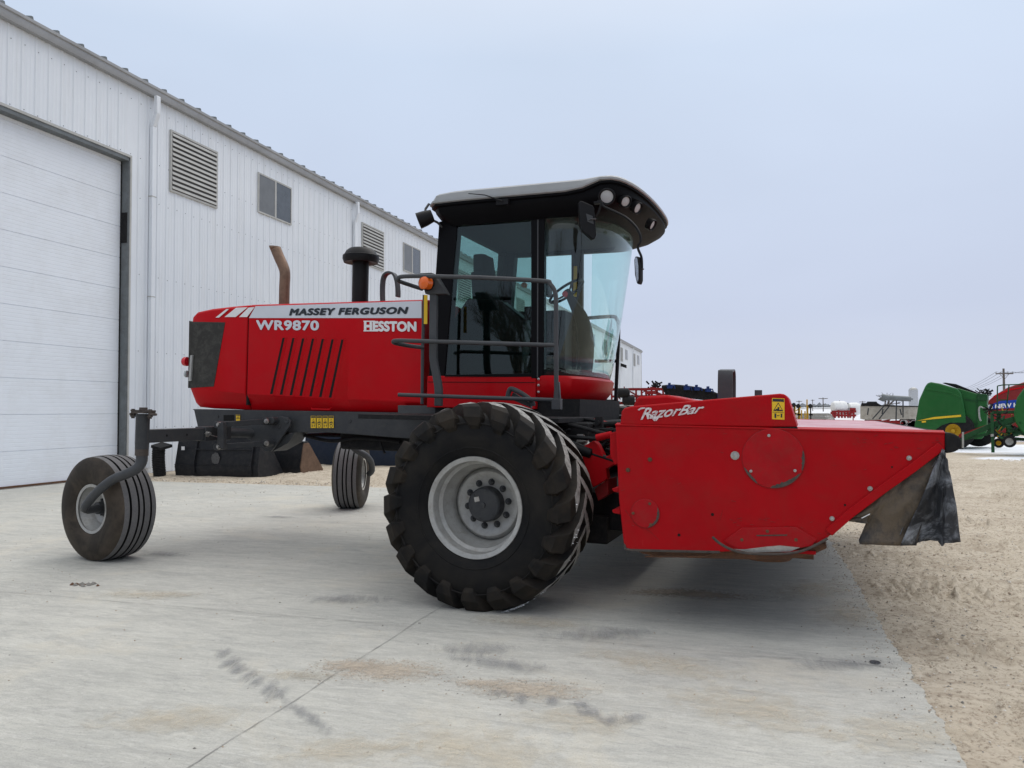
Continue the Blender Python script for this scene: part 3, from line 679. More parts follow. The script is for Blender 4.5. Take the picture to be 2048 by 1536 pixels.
def warning(px0, py0, px1, py1, v, parent, kind=0, slope=0):
    w_ = px1 - px0; h_ = py1 - py0; pt = lambda a, b, k: P(px0 + a * w_, py0 + b * h_ + slope * a, v - .0015 * k)
    m = MB(); rect = lambda a0, b0, a1, b1, k, mi: m.prism([pt(a0, b1, k), pt(a1, b1, k), pt(a1, b0, k), pt(a0, b0, k)], (0, .001, 0), mi)
    rect(0, 0, 1, 1, 0, 0); rect(.05, .03, .95, .16, 1, 1)
    t = lambda s, k, mi: m.prism([pt(.5 - .4 * s, .38 + .22 * s, k), pt(.5 + .4 * s, .38 + .22 * s, k), pt(.5, .42 - .22 * s, k)], (0, .001, 0), mi)
    t(1, 1, 1); t(.72, 2, 0)
    rect(.44, .42, .58, .54, 3, 1); rect(.3, .5, .5, .56, 3, 1)
    rect(.05, .655, .95, .67, 1, 1)
    if kind == 0: rect(.2, .72, .34, .93, 1, 1); rect(.4, .80, .6, .83, 1, 1); rect(.7, .72, .82, .9, 1, 1)
    if kind == 1:
        m.lathe(pt(.5, .82, 1), [(0, .3 * (pt(1, 0, 0) - pt(0, 0, 0)).length), (0, .2 * (pt(1, 0, 0) - pt(0, 0, 0)).length)], 14, 1)
    return m.build('warning_decal', ['yellow', 'decal_dark'], parent)
for i in range(4): warning(621.5 + i * 11.9, 831.8, 631.5 + i * 11.9, 856, VH + .012, fr, i % 2)
warning(472, 829, 480, 842, VH + .012, fr, 2)

# caster arm support: gusset, links, cross tube, sleeve
VA = 1.72
m = MB(); m.prism(poly([(448, 858), (470, 852), (480, 846), (562, 833), (574, 835), (581, 842), (580, 851), (548, 895), (541, 903), (530, 903), (520, 893), (480, 868)], VA + .1), (0, .03, 0))
m.prism(poly([(540, 880), (590, 864), (576, 886), (545, 903)], VA + .16), (0, .25, 0))
gs = m.build('gusset_plate', 'dgrey', fr, .004)
m = MB(); 
for x, y, r in ((573, 842, .032), (557, 853, .03)): m.lathe(P(x, y, VA + .1), [(0, r), (-.008, r * .9), (-.008, r * .55), (-.004, .001)], 20)
m.build('gusset_boss', 'dgrey', gs)
for (x0, y0, x1, y1, r) in ((440, 849.5, 536, 842.5, .030), (440, 893, 536, 886.5, .028)):
    m = MB(); a, b = P(x0, y0, VA - .45), P(x1, y1, VA); m.bar(a, b, .035, r * 1.9, up=(0, 0, 1))
    m.lathe(P(x1, y1, VA + .03), [(-.06, .001), (-.06, .042), (.08, .042), (.08, .001)], 20); m.lathe(P(x0, y0, VA - .42), [(-.06, .001), (-.06, .036), (.04, .036), (.04, .001)], 20)
    if y0 < 870: m.lathe(P(548, 841, VA + .06), [(-.05, .001), (-.05, .038), (.1, .038), (.1, .001)], 16)
    l = m.build('link_bar', 'dgrey', fr, .004)
    for x, y, v_ in ((x1 - 2, y1, VA - .04), (x0 - 1, y0, VA - .48)):
        m = MB(); m.lathe(P(x, y, v_), [(-.035, .001), (-.035, .013), (-.018, .015), (-.018, .026), (0, .028), (0, .001)], 12); m.build('pin', 'steel', l)
plate('link_plate', [(434.5, 846), (446, 845), (447, 897), (434.5, 897)], VA - .50, .05, 'dgrey', fr, .003)

# caster wheels -----------------------------------------------------------
RC, WC = .522, .42
def caster_wheel(parent, Mx):
    """wheel about local Y, centre at origin of Mx"""
    ts = []
    # carcass
    pr = [(-.155, .235), (-.185, .25), (-.208, .30), (-.214, .37), (-.205, .44), (-.185, .485), (-.168, .505)]
    m = MB(); prof = list(pr); mats = [0] * (len(pr) - 1)
    ribs = [(-.168, -.118), (-.098, -.036), (-.018, .018), (.036, .098), (.118, .168)]; g = .488
    crown = lambda x: RC - .35 * x * x * 1.6
    for i, (a, b) in enumerate(ribs):
        if i: prof.append((a, g)); mats.append(2); prof.append((a + .001, crown(a))); mats.append(2)
        else: prof.append((a + .001, crown(a))); mats.append(0)
        prof.append(((a + b) / 2, crown((a + b) / 2))); mats.append(1); prof.append((b - .001, crown(b))); mats.append(1)
        if i < 4: prof.append((b, g)); mats.append(2)
    back = [(-a, r) for a, r in reversed(pr)]
    prof += back; mats += [0] * len(back)
    m.lathe((0, 0, 0), prof, 72, mats=mats)
    rim = MB()
    for s in (-1, 1):
        rim.lathe((0, 0, 0), [(s * .178, .215), (s * .182, .243), (s * .165, .246), (s * .158, .222), (s * .12, .205), (s * .07, .175), (s * .045, .165)], 48)
    rim.lathe((0, 0, 0), [(.045, .165), (.03, .15), (.0, .12), (-.01, .06), (-.01, .001)], 48); rim.lathe((0, 0, 0), [(-.045, .165), (-.03, .15), (-.02, .12), (-.02, .001)], 48)
    hb = MB(); hb.lathe((0, 0, 0), [(-.13, .001), (-.13, .045), (-.12, .06), (-.05, .065), (-.03, .10), (-.02, .10)], 24); hb.lathe((0, 0, 0), [(.10, .001), (.10, .05), (.01, .07)], 24)
    for k in range(6): a = k * math.pi / 3; hb.lathe((.085 * math.cos(a), 0, .085 * math.sin(a)), [(-.052, .001), (-.052, .012), (-.02, .012)], 8)
    r_ = rim.build('caster_rim', 'rim', parent); r_.matrix_local = Mx
    t = m.build('tyre', ['ctyre', 'rib', 'groove'], r_, smooth=25); h = hb.build('hub', 'dgrey', r_)
    return r_
def wz(u): return RC + math.tan(EPS) * u               # local height that puts a wheel of radius RC on the ground
c1 = MF.inv @ G(214, 1116); c1 = Vector((c1.x, .66, 0)); c1.z = (RC - .012) + c1.x * math.tan(EPS)
caster_wheel(RW, Matrix.Translation(c1) @ Matrix.Rotation(R(-8), 4, 'Z'))
# near post, top hardware, fork
vp = .42
top, bot = P(285.5, 833, vp), P(283.5, 890, vp)
m = MB(); m.cyl(P(286, 828, vp), P(284, 888, vp), .062, 24); post = m.build('caster_post', 'dgrey', RW)
m = MB(); m.cyl(P(283.8, 898, vp), P(283.3, 911, vp), .060, 24); m.build('collar', 'scrape', post)
m = MB(); m.cyl(P(284, 888, vp), P(283.8, 898, vp), .061, 24); m.build('post_foot', 'dgrey', post)
m = MB(); tp = P(286.5, 826.5, vp)
m.box(tp + Vector((-.075, -.075, 0)), tp + Vector((.075, .075, .012))); m.box(tp + Vector((-.125, -.03, .012)), tp + Vector((.125, .03, .030))); m.lathe(tp, [(.03, .001), (.03, .038), (.055, .036), (.055, .001)], 8, ax='w')
for s in (-1, 1):
    for d in (0, .035):
        b_ = tp + Vector((s * (.105 + d * .6 - .01), -.02, 0)); m.cyl(b_ + Vector((0, 0, -.05)), b_ + Vector((0, 0, .04)), .009, 8); m.cyl(b_ + Vector((0, 0, -.035)), b_ + Vector((0, 0, -.022)), .018, 8); m.cyl(b_ + Vector((0, 0, .022)), b_ + Vector((0, 0, .032)), .017, 8)
    m.cyl(tp + Vector((s * .12, -.04, -.01)), tp + Vector((s * .12, .04, -.01)), .012, 8)
m.build('steering_stop', 'scrape', post)
vf = c1.y - .33
path = spline([P(283.5, 908, vp), P(283, 922, vp), P(275, 936, vp - .02), P(255, 947, vp - .05), P(228, 958, vf + .03), P(203, 976, vf), P(183, 996, vf), P(171, 1012, vf)], 7) + spline([P(169, 1017, vf + .02), P(176, 1020, vf + .06)], 3) + [Vector((c1.x, c1.y - .08, c1.z))]
m = MB(); m.tube(path, [.052] * 10 + [.050 - .012 * i / max(1, len(path) - 11) for i in range(len(path) - 10)], 18); m.build('fork', 'mgrey', post)
# cross arm with telescoping sleeve
aw = P(300, 873, vp).z; au = P(285, 873, vp).x
m = MB(); m.box((au - .055, vp + .03, aw - .063), (au + .055, 1.2, aw + .063)); arm = m.build('axle_arm', 'dgrey', RW, .006)
sv = [v for v in [vp + .02 * i for i in range(200)] if (MF.mat @ Vector((au, v, aw))).x > -9]
def px_of(q):
    d = (MF.mat @ Vector(q)) - CAM; return 1024 + F * d.dot(RT) / d.dot(FW)
vs_ = next(v for v in sv if px_of((au, v, aw)) > 400)
m = MB(); ve_ = next(v for v in sv if px_of((au, v, aw)) > 452); m.box((au - .07, vs_, aw - .074), (au + .07, ve_, aw + .074)); m.cyl((au - .06, ve_, aw), (au + .3, 2.2, aw - .02), .05, 12); m.build('arm_sleeve', 'dgrey', RW, .006)
m = MB()
for px in (333.5, 371): v_ = next(v for v in sv if px_of((au - .056, v, aw)) > px); m.lathe((au - .0565, v_, aw), [(0, .012), (0, .001)], 14, ax='u')
for px in (333.5, 371): v_ = next(v for v in sv if px_of((au + .056, v, aw)) > px); m.lathe((au + .0565, v_, aw), [(0, .012), (0, .001)], 14, ax='u')
m.build('pin_hole', 'dark', arm)
v_ = next(v for v in sv if px_of((au + .07, v, aw)) > 412)
m = MB(); m.cyl((au + .03, v_, aw + .005), (au + .12, v_ - .01, aw + .005), .018, 10); m.cyl((au + .07, v_, aw), (au + .085, v_, aw), .032, 6); m.cyl((au + .115, v_ + .01, aw - .01), (au + .12, v_ + .09, aw - .03), .006, 6); m.build('locking_pin', 'steel', arm)
# far caster: turned sideways on its fork
c2 = MF.inv @ G(702, 1015); c2 = Vector((c2.x, c2.y, 0)); c2.z = (RC - .012) + c2.x * math.tan(EPS)
r2 = caster_wheel(RW, Matrix.Translation(c2) @ Matrix.Rotation(R(111), 4, 'Z'))
vpf = c2.y - .55
m = MB(); p0 = MF.v(697, 872, vpf); p0 = Vector((p0.x, vpf, p0.z)); m.cyl(p0 + Vector((0, 0, .40)), p0 + Vector((0, 0, .0)), .062, 20)
m.box((p0.x - .06, 2.9, aw - .063), (p0.x + .06, vpf, aw + .063))
fp = m.build('caster_post', 'dgrey', RW)
Bq = lambda x, y, v: MF.v(x, y, v)
path = spline([p0, Bq(699, 886, vpf + .02), Bq(712, 900, vpf + .10), Bq(730, 910, vpf + .22), Bq(741, 922, vpf + .36), Bq(744, 940, vpf + .5), Bq(738, 948, c2.y)], 6)
m = MB(); m.tube(path, .045, 14); m.build('fork', 'mgrey', fp)

# drive wheels -------------------------------------------------------------
RD, WD = .775, .62
def drive_wheel(parent, cx, cy, cz, flip=False):
    Mx = Matrix.Translation((cx, cy, cz)) @ (Matrix.Scale(-1, 4, (0, 1, 0)) if flip else Matrix())
    body = MB()
    pr = [(-.225, .355), (-.262, .37), (-.292, .41), (-.308, .47), (-.312, .54), (-.305, .60), (-.288, .65), (-.262, .675), (-.22, .692), (-.12, .700), (0, .703)]
    full = pr + [(-a, r) for a, r in reversed(pr[:-1])]
    body.lathe((0, 0, 0), full, 96)
    for rr in (.44, .62): body.lathe((0, 0, 0), [(-.315 if rr > .5 else -.302, rr - .006), (-.320 if rr > .5 else -.306, rr), (-.315 if rr > .5 else -.302, rr + .006)], 96)
    lug = MB(); n = 20
    for side in (-1, 1):
        for k in range(n):
            th0 = 2 * math.pi * (k + (.5 if side > 0 else 0)) / n
            # path point: lateral offset, base radius, top radius, angle advance, half widths base/top
            L = [(-.296, .560, .563, -.02, .040, .028), (-.303, .600, .606, -.015, .056, .040), (-.298, .650, .668, .0, .086, .064), (-.272, .670, .744, .03, .096, .070),
                 (-.235, .68, RD - .010, .075, .090, .062), (-.18, .69, RD, .145, .080, .054), (-.10, .695, RD, .245, .070, .047), (-.02, .70, RD, .335, .064, .042), (.04, .70, RD - .002, .40, .058, .037)]
            secs = []
            for i, (a, rb, rt, dth, hb_, ht) in enumerate(L):
                th = th0 + dth * 1.15
                q = []
                # outward direction of the top: sideways on the wall, radial on the tread
                ai_ = a + .012 if i < 4 else a; ao_ = a - ((.004, .026, .036, .020)[i] if i < 4 else 0)
                for (r_, h_, lat) in ((rb, -hb_, ai_), (rt, -ht, ao_), (rt, ht, ao_), (rb, hb_, ai_)):
                    t = th + h_ / r_
                    q.append((r_ * math.cos(t), -side * lat if side > 0 else lat, r_ * math.sin(t)))
                secs.append(q)
            s0 = len(lug.fs); lug.loft(secs, True, True)
            for f in range(s0, len(lug.fs)):
                fi = f - s0
                if fi < (len(L) - 1) * 4 and fi % 4 == 1 and fi // 4 >= 4: lug.mi[f] = 1
    rim = MB()
    rim.lathe((0, 0, 0), [(-.262, .340), (-.272, .372), (-.262, .378), (-.248, .362), (-.236, .345), (-.20, .335), (-.17, .335), (-.15, .312), (-.09, .305), (-.06, .285), (-.02, .278), (.05, .276), (.11, .28)], 72)
    rim.lathe((0, 0, 0), [(.26, .34), (.272, .372), (.262, .378), (.2, .335), (.12, .28)], 72)
    disc = MB(); disc.lathe((0, 0, 0), [(.03, .276), (.0, .262), (-.012, .245), (-.012, .22), (.0, .20), (.0, .001)], 64)
    disc.lathe((0, 0, 0), [(.10, .276), (.10, .001)], 64)
    hub = MB(); hub.lathe((0, 0, 0), [(-.001, .135), (-.05, .133), (-.085, .128), (-.095, .118), (-.098, .06), (-.098, .001)], 48); hub.lathe((0, 0, 0), [(-.0985, .02), (-.112, .018), (-.112, .001)], 12)
    for k in range(6): a = k * math.pi / 3 + .3; hub.lathe((.105 * math.cos(a), 0, .105 * math.sin(a)), [(-.097, .006), (-.103, .006), (-.103, .001)], 8)
    r = rim.build('wheel_rim', 'rim', parent); r.matrix_local = Mx
    body.build('tyre', 'tyre', r, smooth=50); lg = lug.build('tyre_lug', ['lug', 'lug_top'], r, .004, smooth=24)
    disc.build('wheel_disc', 'rim', r); hub.build('hub', 'dgrey', r)
    nb = None
    for k in range(10):
        a = 2 * math.pi * k / 10 + .16
        if nb is None:
            q = MB(); q.lathe((0, 0, 0), [(-.001, .026), (-.008, .026), (-.008, .020), (-.022, .019), (-.022, .013), (-.036, .012), (-.036, .001)], 10); nb = q.build('wheel_nut', 'dgrey', r)
            o = nb
        else: o = nb.copy(); COL.objects.link(o); o.parent = r
        o.location = (.168 * math.cos(a), 0, .168 * math.sin(a))
    if not flip:
        q = MB(); q.box((-.06, -.101, .035), (-.02, -.099, .07)); q.build('maker_tag', 'steel', r).rotation_euler = (0, R(-15), 0)
        # wheel weight dirt: snow crumbs stuck on the lugs
        q = MB(); random.seed(3)
        for k in range(26):
            a = R(random.choice((random.uniform(-75, -52), random.uniform(-50, 12)))); rr = RD + .001; v_ = random.uniform(-.27, -.12)
            stone(q, (rr * math.cos(a), v_, rr * math.sin(a)), random.uniform(.003, .009))
        for k in range(60):
            a = R(random.gauss(-68, 5)); stone(q, ((RD - .003) * math.cos(a), random.uniform(-.27, -.18), (RD - .003) * math.sin(a)), random.uniform(.003, .008))
        MT['snow'] = surf('snow', (.78, .79, .80), .8)
        q.build('snow_crumb', ['snow'] * 3, r)['kind'] = 'stuff'
    return r
DZ_ = .745
drive_wheel(RW, -.035, .31, DZ_); drive_wheel(RW, 0, 2 * VC - .31, DZ_, True)
m = MB(); m.box((-.16, .62, .62), (.16, 2 * VC - .62, .92)); m.cyl((0, .35, DZ_), (0, 2 * VC - .35, DZ_), .13, 20)
m.box((-.3, .9, .85), (.25, 2 * VC - .9, 1.25)); m.build('drive_axle', 'black_m', RW, .01)

# platform and cab floor -----------------------------------------------------
m = MB(); pf = P(1150, 822, 1.0).z
m.box((-1.4, .62, 1.36), (.42, 1.7, 1.40)); m.box((-1.4, 3.3, 1.36), (.42, 4.4, 1.40)); m.build('platform', 'black_m', RW, .004)
VG = 1.65
a = P(858, 760, VG)
m = MB(); zt, zb_ = P(900, 752, VG).z, P(900, 795, VG).z
m.box((P(855, 770, VG).x, VG - .01, zb_ - .1), (P(1073, 770, VG).x - .004, 2 * VC - VG + .01, zt)); skirt = m.build('cab_skirt', 'red', RW, .008)
m = MB(); m.box((P(855, 770, VG).x + .01, VG - .013, P(900, 764, VG).z - .004), (P(1073, 770, VG).x - .01, VG - .0101, P(900, 764, VG).z + .002)); m.build('panel_line', 'dark', skirt)

# plan curve of the curved windscreen / nose
UB = P(1087, 600, VG).x
def plan(A, n=28, v0=VG, ex=.62, ub=UB):
    hw = VC - v0; o = []
    for i in range(n + 1):
        t = math.pi * i / n; o.append((ub + A * max(0, math.sin(t)) ** ex, VC - hw * (1 if math.cos(t) > 0 else -1) * abs(math.cos(t)) ** .92))
    return o
zt0 = P(1070, 752, VG).z
def ring(A, z, v0=VG, back=None, n=28, dz=0, ex=.62):
    pl = plan(A, n, v0, ex)
    r = [(u, v, z + dz * (u - UB)) for u, v in pl]
    if back is not None: r = [(back, VG if v0 < VG else v0, z)] + r + [(back, 2 * VC - (VG if v0 < VG else v0), z)]
    return r
us = P(1073, 770, VG).x
m = MB()
secs = [ring(.37, zt0 + .005, VG - .012, us), ring(.40, zt0 - .02, VG - .02, us), ring(.37, zt0 - .13, VG - .02, us), ring(.31, zt0 - .20, VG + .02, us), ring(.20, zt0 - .27, VG + .09, us)]
m.loft(secs); nose = m.build('nose_panel', 'red', RW, smooth=40)
for y in (758, 770.5, 784): MB().lathe(P(1077, y, VG - .03), [(0, .013), (-.004, .011), (-.007, .001)], 12).build('rivet', 'steel', nose)
m = MB(); m.box((-1.2, VG + .05, 1.36), (.28, 2 * VC - VG - .05, zb_)); m.build('cab_floor', 'black_m', RW)

# cab pillars and frames
def pillar(name, pts, v, th, mat='frame_blk', par=None, bevel=.006):
    o = plate(name, pts, v, th, mat, par or RW, bevel)
    q = [p.copy() for p in poly(pts, v)]
    q = [Vector((p.x - (.10 if name == 'middle_pillar' else 0), 2 * VC - p.y, p.z)) for p in q]
    MB().prism(q, (0, -th, 0)).build(name, mat, par or RW, bevel); return o
pillar('rear_pillar', [(857, 757), (889, 757), (915, 440), (878, 443)], VG, .12)
pillar('door_frame', [(889, 757), (1066, 755), (1066, 746.5), (889, 749.5)], VG - .01, .05)
pillar('door_frame', [(912, 442), (1066, 433), (1066, 415), (912, 420)], VG - .01, .05)
pillar('middle_pillar', [(1062, 757), (1087, 757), (1089, 415), (1062, 418)], VG - .012, .07)
m = MB(); m.prism(poly([(1073.6, 755), (1076, 755), (1077, 420), (1074.6, 420)], VG - .016), (0, .003, 0)); m.build('door_seal', 'mgrey', RW)
# rear wall frame
ur = P(870, 600, VG).x
m = MB(); q0, q1 = P(862, 745, VG), P(882, 445, VG)
for v0, v1 in ((VG + .1, VG + .2), (2 * VC - VG - .2, 2 * VC - VG - .1)): m.hexa([(q0.x, v0, q0.z), (q0.x + .08, v0, q0.z), (q0.x + .08, v1, q0.z), (q0.x, v1, q0.z)], [(q1.x, v0, q1.z), (q1.x + .08, v0, q1.z), (q1.x + .08, v1, q1.z), (q1.x, v1, q1.z)])
m.box((q0.x, VG + .1, q0.z), (q0.x + .08, 2 * VC - VG - .1, q0.z + .55)); m.build('rear_wall', 'black', RW, .01)
m = MB(); q = P(1150, 560, 2 * VC - VG - .09)
m.box((q.x - .02, 2 * VC - VG - .084, P(1150, 592, 3.2).z), (q.x + .02, 2 * VC - VG - .0801, P(1150, 530, 3.2).z)); m.build('pillar_decal', 'yellow', RW)
# glass
def pane(name, q, th, mat):
    return MB().prism(q, (0, th, 0)).build(name, mat, RW)
pane('door_glass', poly([(889, 750), (1064, 747), (1064, 432), (915, 441)], VG + .012), .006, 'glass_dk')
q = [Vector((p.x, 2 * VC - p.y - .02, p.z)) for p in poly([(889, 750), (1064, 747), (1064, 432), (915, 441)], VG)]
MB().prism(q, (0, -.006, 0)).build('side_glass', 'glass', RW)
MB().prism([(q0.x + .03, VG + .2, q0.z + .5), (q0.x + .03, 2 * VC - VG - .2, q0.z + .5), (q1.x + .03, 2 * VC - VG - .2, q1.z), (q1.x + .03, VG + .2, q1.z)], (.006, 0, 0)).build('rear_glass', 'glass', RW)
zgt, zgb = 3.30, zt0 + .005
m = MB(); rows = []
for i in range(9):
    t = i / 8; A = .35 + (.62 - .35) * t ** .8; rows.append([(u, v, zgb + (zgt - zgb) * t) for u, v in plan(A, 40, VG + .0, .62)])
k = len(rows[0])
m.add([p for r_ in rows for p in r_], [(i * k + j, i * k + j + 1, (i + 1) * k + j + 1, (i + 1) * k + j) for i in range(8) for j in range(k - 1)])
ws = m.build('windscreen', 'glass', RW, smooth=60); so_ = ws.modifiers.new('thick', 'SOLIDIFY'); so_.thickness = .005
m = MB(); b0 = rows[0]; t_ = []
m.loft([[Vector(p) + Vector((0, 0, dz)) * 1 + Vector((-ins, 0, 0)) for dz, ins in ((-.01, 0), (.055, .004), (.055, .02), (-.01, .02))] for p in b0], True, True); m.build('windscreen_seal', 'black_m', ws)

# roof -----------------------------------------------------------------------
def roof_ring(grow, z, zf=None, n=20, ub=None, uf=None):
    """closed plan outline; z may lift towards the front"""
    u0 = (-1.24 if ub is None else ub) - grow; v0 = 1.5 - grow; v1 = 2 * VC - v0; o = []
    uf = .50 if uf is None else uf
    side = [u0 + .10 + (uf - u0 - .10) * i / 10 for i in range(11)]
    near = [(u0, v0 + .28), (u0 + .02, v0 + .10)] + [(u, v0) for u in side]
    front = []
    for i in range(1, n):
        t = math.pi * i / n; front.append((uf + (.36 + grow * .8) * math.sin(t) ** .72, VC - (VC - v0) * (1 if math.cos(t) > 0 else -1) * abs(math.cos(t)) ** .85))
    far = [(u, 2 * VC - v) for u, v in reversed(near)]
    pl = near + front + far
    def zz(u):
        if zf is None: return z
        if callable(zf): return zf(u)
        return z
    return [(u, v, zz(u)) for u, v in pl]
def edge_z(u):      # lower edge of the silver shell: steps up over the lamp fascia, then falls at the far front
    if u < .30: return 3.43 - .03 * max(0, (-.9 - u)) + .015
    if u < .44: return 3.445 + .075 * (u - .30) / .14
    return 3.52 - .09 * max(0, (u - .60) / .3) ** 1.5
def crown(k): return lambda u: 3.552 + k - .035 * max(0, (-.9 - u) / .35) ** 1.4 - .10 * max(0, (u - .50) / .42) ** 1.8
m = MB(); e2 = lambda d: (lambda u: min(edge_z(u) + d, crown(0)(u) - .0))
secs = [roof_ring(.0, 0, lambda u: edge_z(u) - .012), roof_ring(.02, 0, lambda u: edge_z(u)), roof_ring(.02, 0, lambda u: edge_z(u) + .018), roof_ring(.004, 0, lambda u: edge_z(u) + .022), roof_ring(-.006, 0, lambda u: max(crown(-.022)(u), edge_z(u) + .030)), roof_ring(-.03, 0, lambda u: max(crown(-.003)(u), edge_z(u) + .042)), roof_ring(-.10, 0, lambda u: max(crown(.004)(u), edge_z(u) + .055)), roof_ring(-.4, 0, lambda u: max(crown(.02)(u), edge_z(u) + .07), uf=.4)]
m.loft(secs); roof_ = m.build('cab_roof', 'silver', RW, smooth=35)
m = MB()
secs = [roof_ring(.005, 0, lambda u: edge_z(u) - .004), roof_ring(.005, 0, lambda u: edge_z(u) - .03), roof_ring(-.02, 0, lambda u: edge_z(u) - .04), roof_ring(-.02, 0, lambda u: 3.39 + .0 * u), roof_ring(-.03, 0, lambda u: 3.36, uf=.48), roof_ring(-.07, 0, lambda u: 3.30, uf=.40), roof_ring(-.13, 0, lambda u: 3.24, uf=.22), roof_ring(-.2, 0, lambda u: 3.24, uf=.1)]
m.loft(secs, True, False)
m.build('roof_fascia', 'fascia', roof_, smooth=35)
m = MB(); m.box((-1.15, VG + .03, 3.28), (.35, 2 * VC - VG - .03, 3.33)); m.build('headliner', 'seat', roof_)
# work lamps in the front fascia
fr_ = roof_ring(.0, 3.43); 
def fascia(t):      # point and outward normal on the front fascia at parameter t (0 near corner, 1 far corner)
    f = lambda t: Vector((.50 + .36 * max(0, math.sin(math.pi * t)) ** .72, VC - 1.0 * (1 if math.cos(math.pi * t) > 0 else -1) * abs(math.cos(math.pi * t)) ** .85, 0))
    a, b = f(t - .01), f(t + .01); n_ = Vector((b.y - a.y, -(b.x - a.x), 0)).normalized(); return f(t), n_
for (px, py, rr) in ((1213, 394, .056), (1253, 404, .042), (1277, 417, .042), (1307, 451, .042)):
    # find the fascia parameter whose projection sits at this pixel column
    best = min((abs(px_of((fascia(i / 400)[0].x, fascia(i / 400)[0].y, 3.38)) - px), i / 400) for i in range(4, 300))
    t = best[1]; c, n_ = fascia(t); d = (MF.mat @ Vector((c.x, c.y, 0))) - CAM
    # height from the pixel row
    zz = MF.v(px, py, c.y).z
    ax = (n_ + Vector((0, -.12, -.55))).normalized(); c = Vector((c.x, c.y, zz)) - ax * .030
    m = MB(); m.lathe(c, [(-.03, rr * 1.3), (.026, rr * 1.38), (.032, rr * 1.25), (.016, rr)], 28, ax=ax); hs = m.build('work_lamp', 'black', roof_)
    m = MB(); m.lathe(c, [(.015, rr), (.019, rr * .7), (.021, .001)], 28, ax=ax); m.build('lamp_lens', 'lens', hs)
# rear side lamp hanging below the roof corner
c = P(850, 437, 1.5); m = MB(); m.lathe(c, [(-.08, .001), (-.08, .06), (.0, .075), (.07, .080), (.07, .066), (.03, .001)], 24, ax=(-.75, -.35, -.35)); rl = m.build('rear_work_lamp', 'black', roof_)
m = MB(); m.tube([P(850, 428, 1.52), P(851, 418, 1.55), P(858, 408, 1.6)], .012, 8); m.tube([P(858, 437, 1.6), P(875, 445, 1.64), P(885, 455, 1.66)], .012, 8); m.build('lamp_bracket', 'dgrey', rl)
# antenna stub
m = MB(); m.tube([P(937, 387, 1.44), P(970, 390, 1.44), P(1004, 402, 1.44)], [.004, .005, .008], 8); m.box(P(992, 410, 1.46), P(1016, 397, 1.46) + Vector((0, .03, 0))); m.build('aerial', 'black', roof_)

# cab interior ----------------------------------------------------------------
m = MB(); sx = P(985, 600, VC - .05).x
def rbox(mb, c, sx_, sy_, sz_, rot=0):
    q = []
    for z in (-1, 1):
        k = 1 if z < 0 else .86
        q.append([Vector((c[0] + x * sx_ * k + (z * sz_) * math.sin(rot), c[1] + y * sy_ * k, c[2] + z * sz_)) for x, y in ((-1, -.7), (-.7, -1), (.7, -1), (1, -.7), (1, .7), (.7, 1), (-.7, 1), (-1, .7))])
    mb.loft(q)
bx = P(975, 560, VC)
rbox(m, (bx.x, VC, bx.z - .30), .10, .25, .36, -.12); rbox(m, (bx.x + .26, VC, bx.z - .74), .26, .25, .07)
seat = m.build('seat', 'seat', RW, .02)
m = MB(); rbox(m, (bx.x - .04, VC, bx.z + .12), .085, .17, .14, -.1); m.build('headrest', 'seat', seat, .015)
m = MB(); rbox(m, (bx.x + .2, VC - .32, bx.z - .42), .25, .05, .03); rbox(m, (bx.x + .2, VC + .32, bx.z - .42), .25, .05, .03); m.build('armrest', 'seat', seat, .01)
m = MB(); rbox(m, (bx.x + .22, VC, 1.95), .25, .26, .2); m.build('seat_base', 'black_m', seat)
# side console near the door, below the window line
m = MB(); m.prism(poly([(905, 748), (1040, 745), (1050, 640), (1000, 600), (935, 596), (905, 640)], VG + .26), (0, .22, 0)); cs = m.build('console', 'black', RW, .02)
m = MB(); m.box((-1.12, VC + .74, 1.72), (-.2, VC + .80, 2.42)); m.build('side_panel', 'black_m', RW, .02)
m = MB(); m.box((-.35, VG + .24, 2.32), (-.18, VG + .25, 2.46)); m.build('monitor', 'black', cs, .008)
m = MB(); m.box((-1.1, VC + .42, 1.7), (-.25, VC + .72, 2.55)); m.build('far_console', 'black', RW, .02)
c = P(1133, 583, VC); 
m = MB(); axw = Vector((-.55, 0, .83)).normalized(); a_ = axw.orthogonal().normalized(); b_ = axw.cross(a_)
rg = [c + (a_ * math.cos(2 * math.pi * k / 40) + b_ * math.sin(2 * math.pi * k / 40)) * .20 for k in range(41)]
m.tube(rg, .014, 10, cap=False)
for k in (0, 1, 2): t = 2 * math.pi * k / 3 + .5; m.tube([c - axw * .03, c - axw * .02 + (a_ * math.cos(t) + b_ * math.sin(t)) * .1, c + (a_ * math.cos(t) + b_ * math.sin(t)) * .2], .010, 8)
m.lathe(c, [(-.05, .04), (.0, .045), (.012, .035), (.012, .001)], 16, ax=axw); sw = m.build('steering_wheel', 'black', RW)
cp = spline([c - axw * .05, c - axw * .05 + Vector((.07, 0, -.12)), c + Vector((.17, 0, -.30)), c + Vector((.22, 0, -.55)), c + Vector((.20, 0, -.85)), Vector((c.x + .14, VC, 1.76))], 5)
m = MB(); m.tube(cp, [.035 + .045 * min(1, i / 12) for i in range(len(cp) - 2)] + [.11, .14], 12); m.build('steering_column', 'black_m', sw)
m = MB(); kn = c + Vector((-.02, -.02, -.02)); m.lathe(c - axw * .03 + Vector((.0, -.09, -.02)), [(0, .001), (.0, .03), (.05, .03), (.05, .001)], 12, ax=(.2, -1, 0)); m.build('column_lever', 'redlens', sw)
m = MB(); rbox(m, P(1095, 578, VC - .2), .03, .1, .075); o = m.build('display', 'black', cs if False else RW, .01)
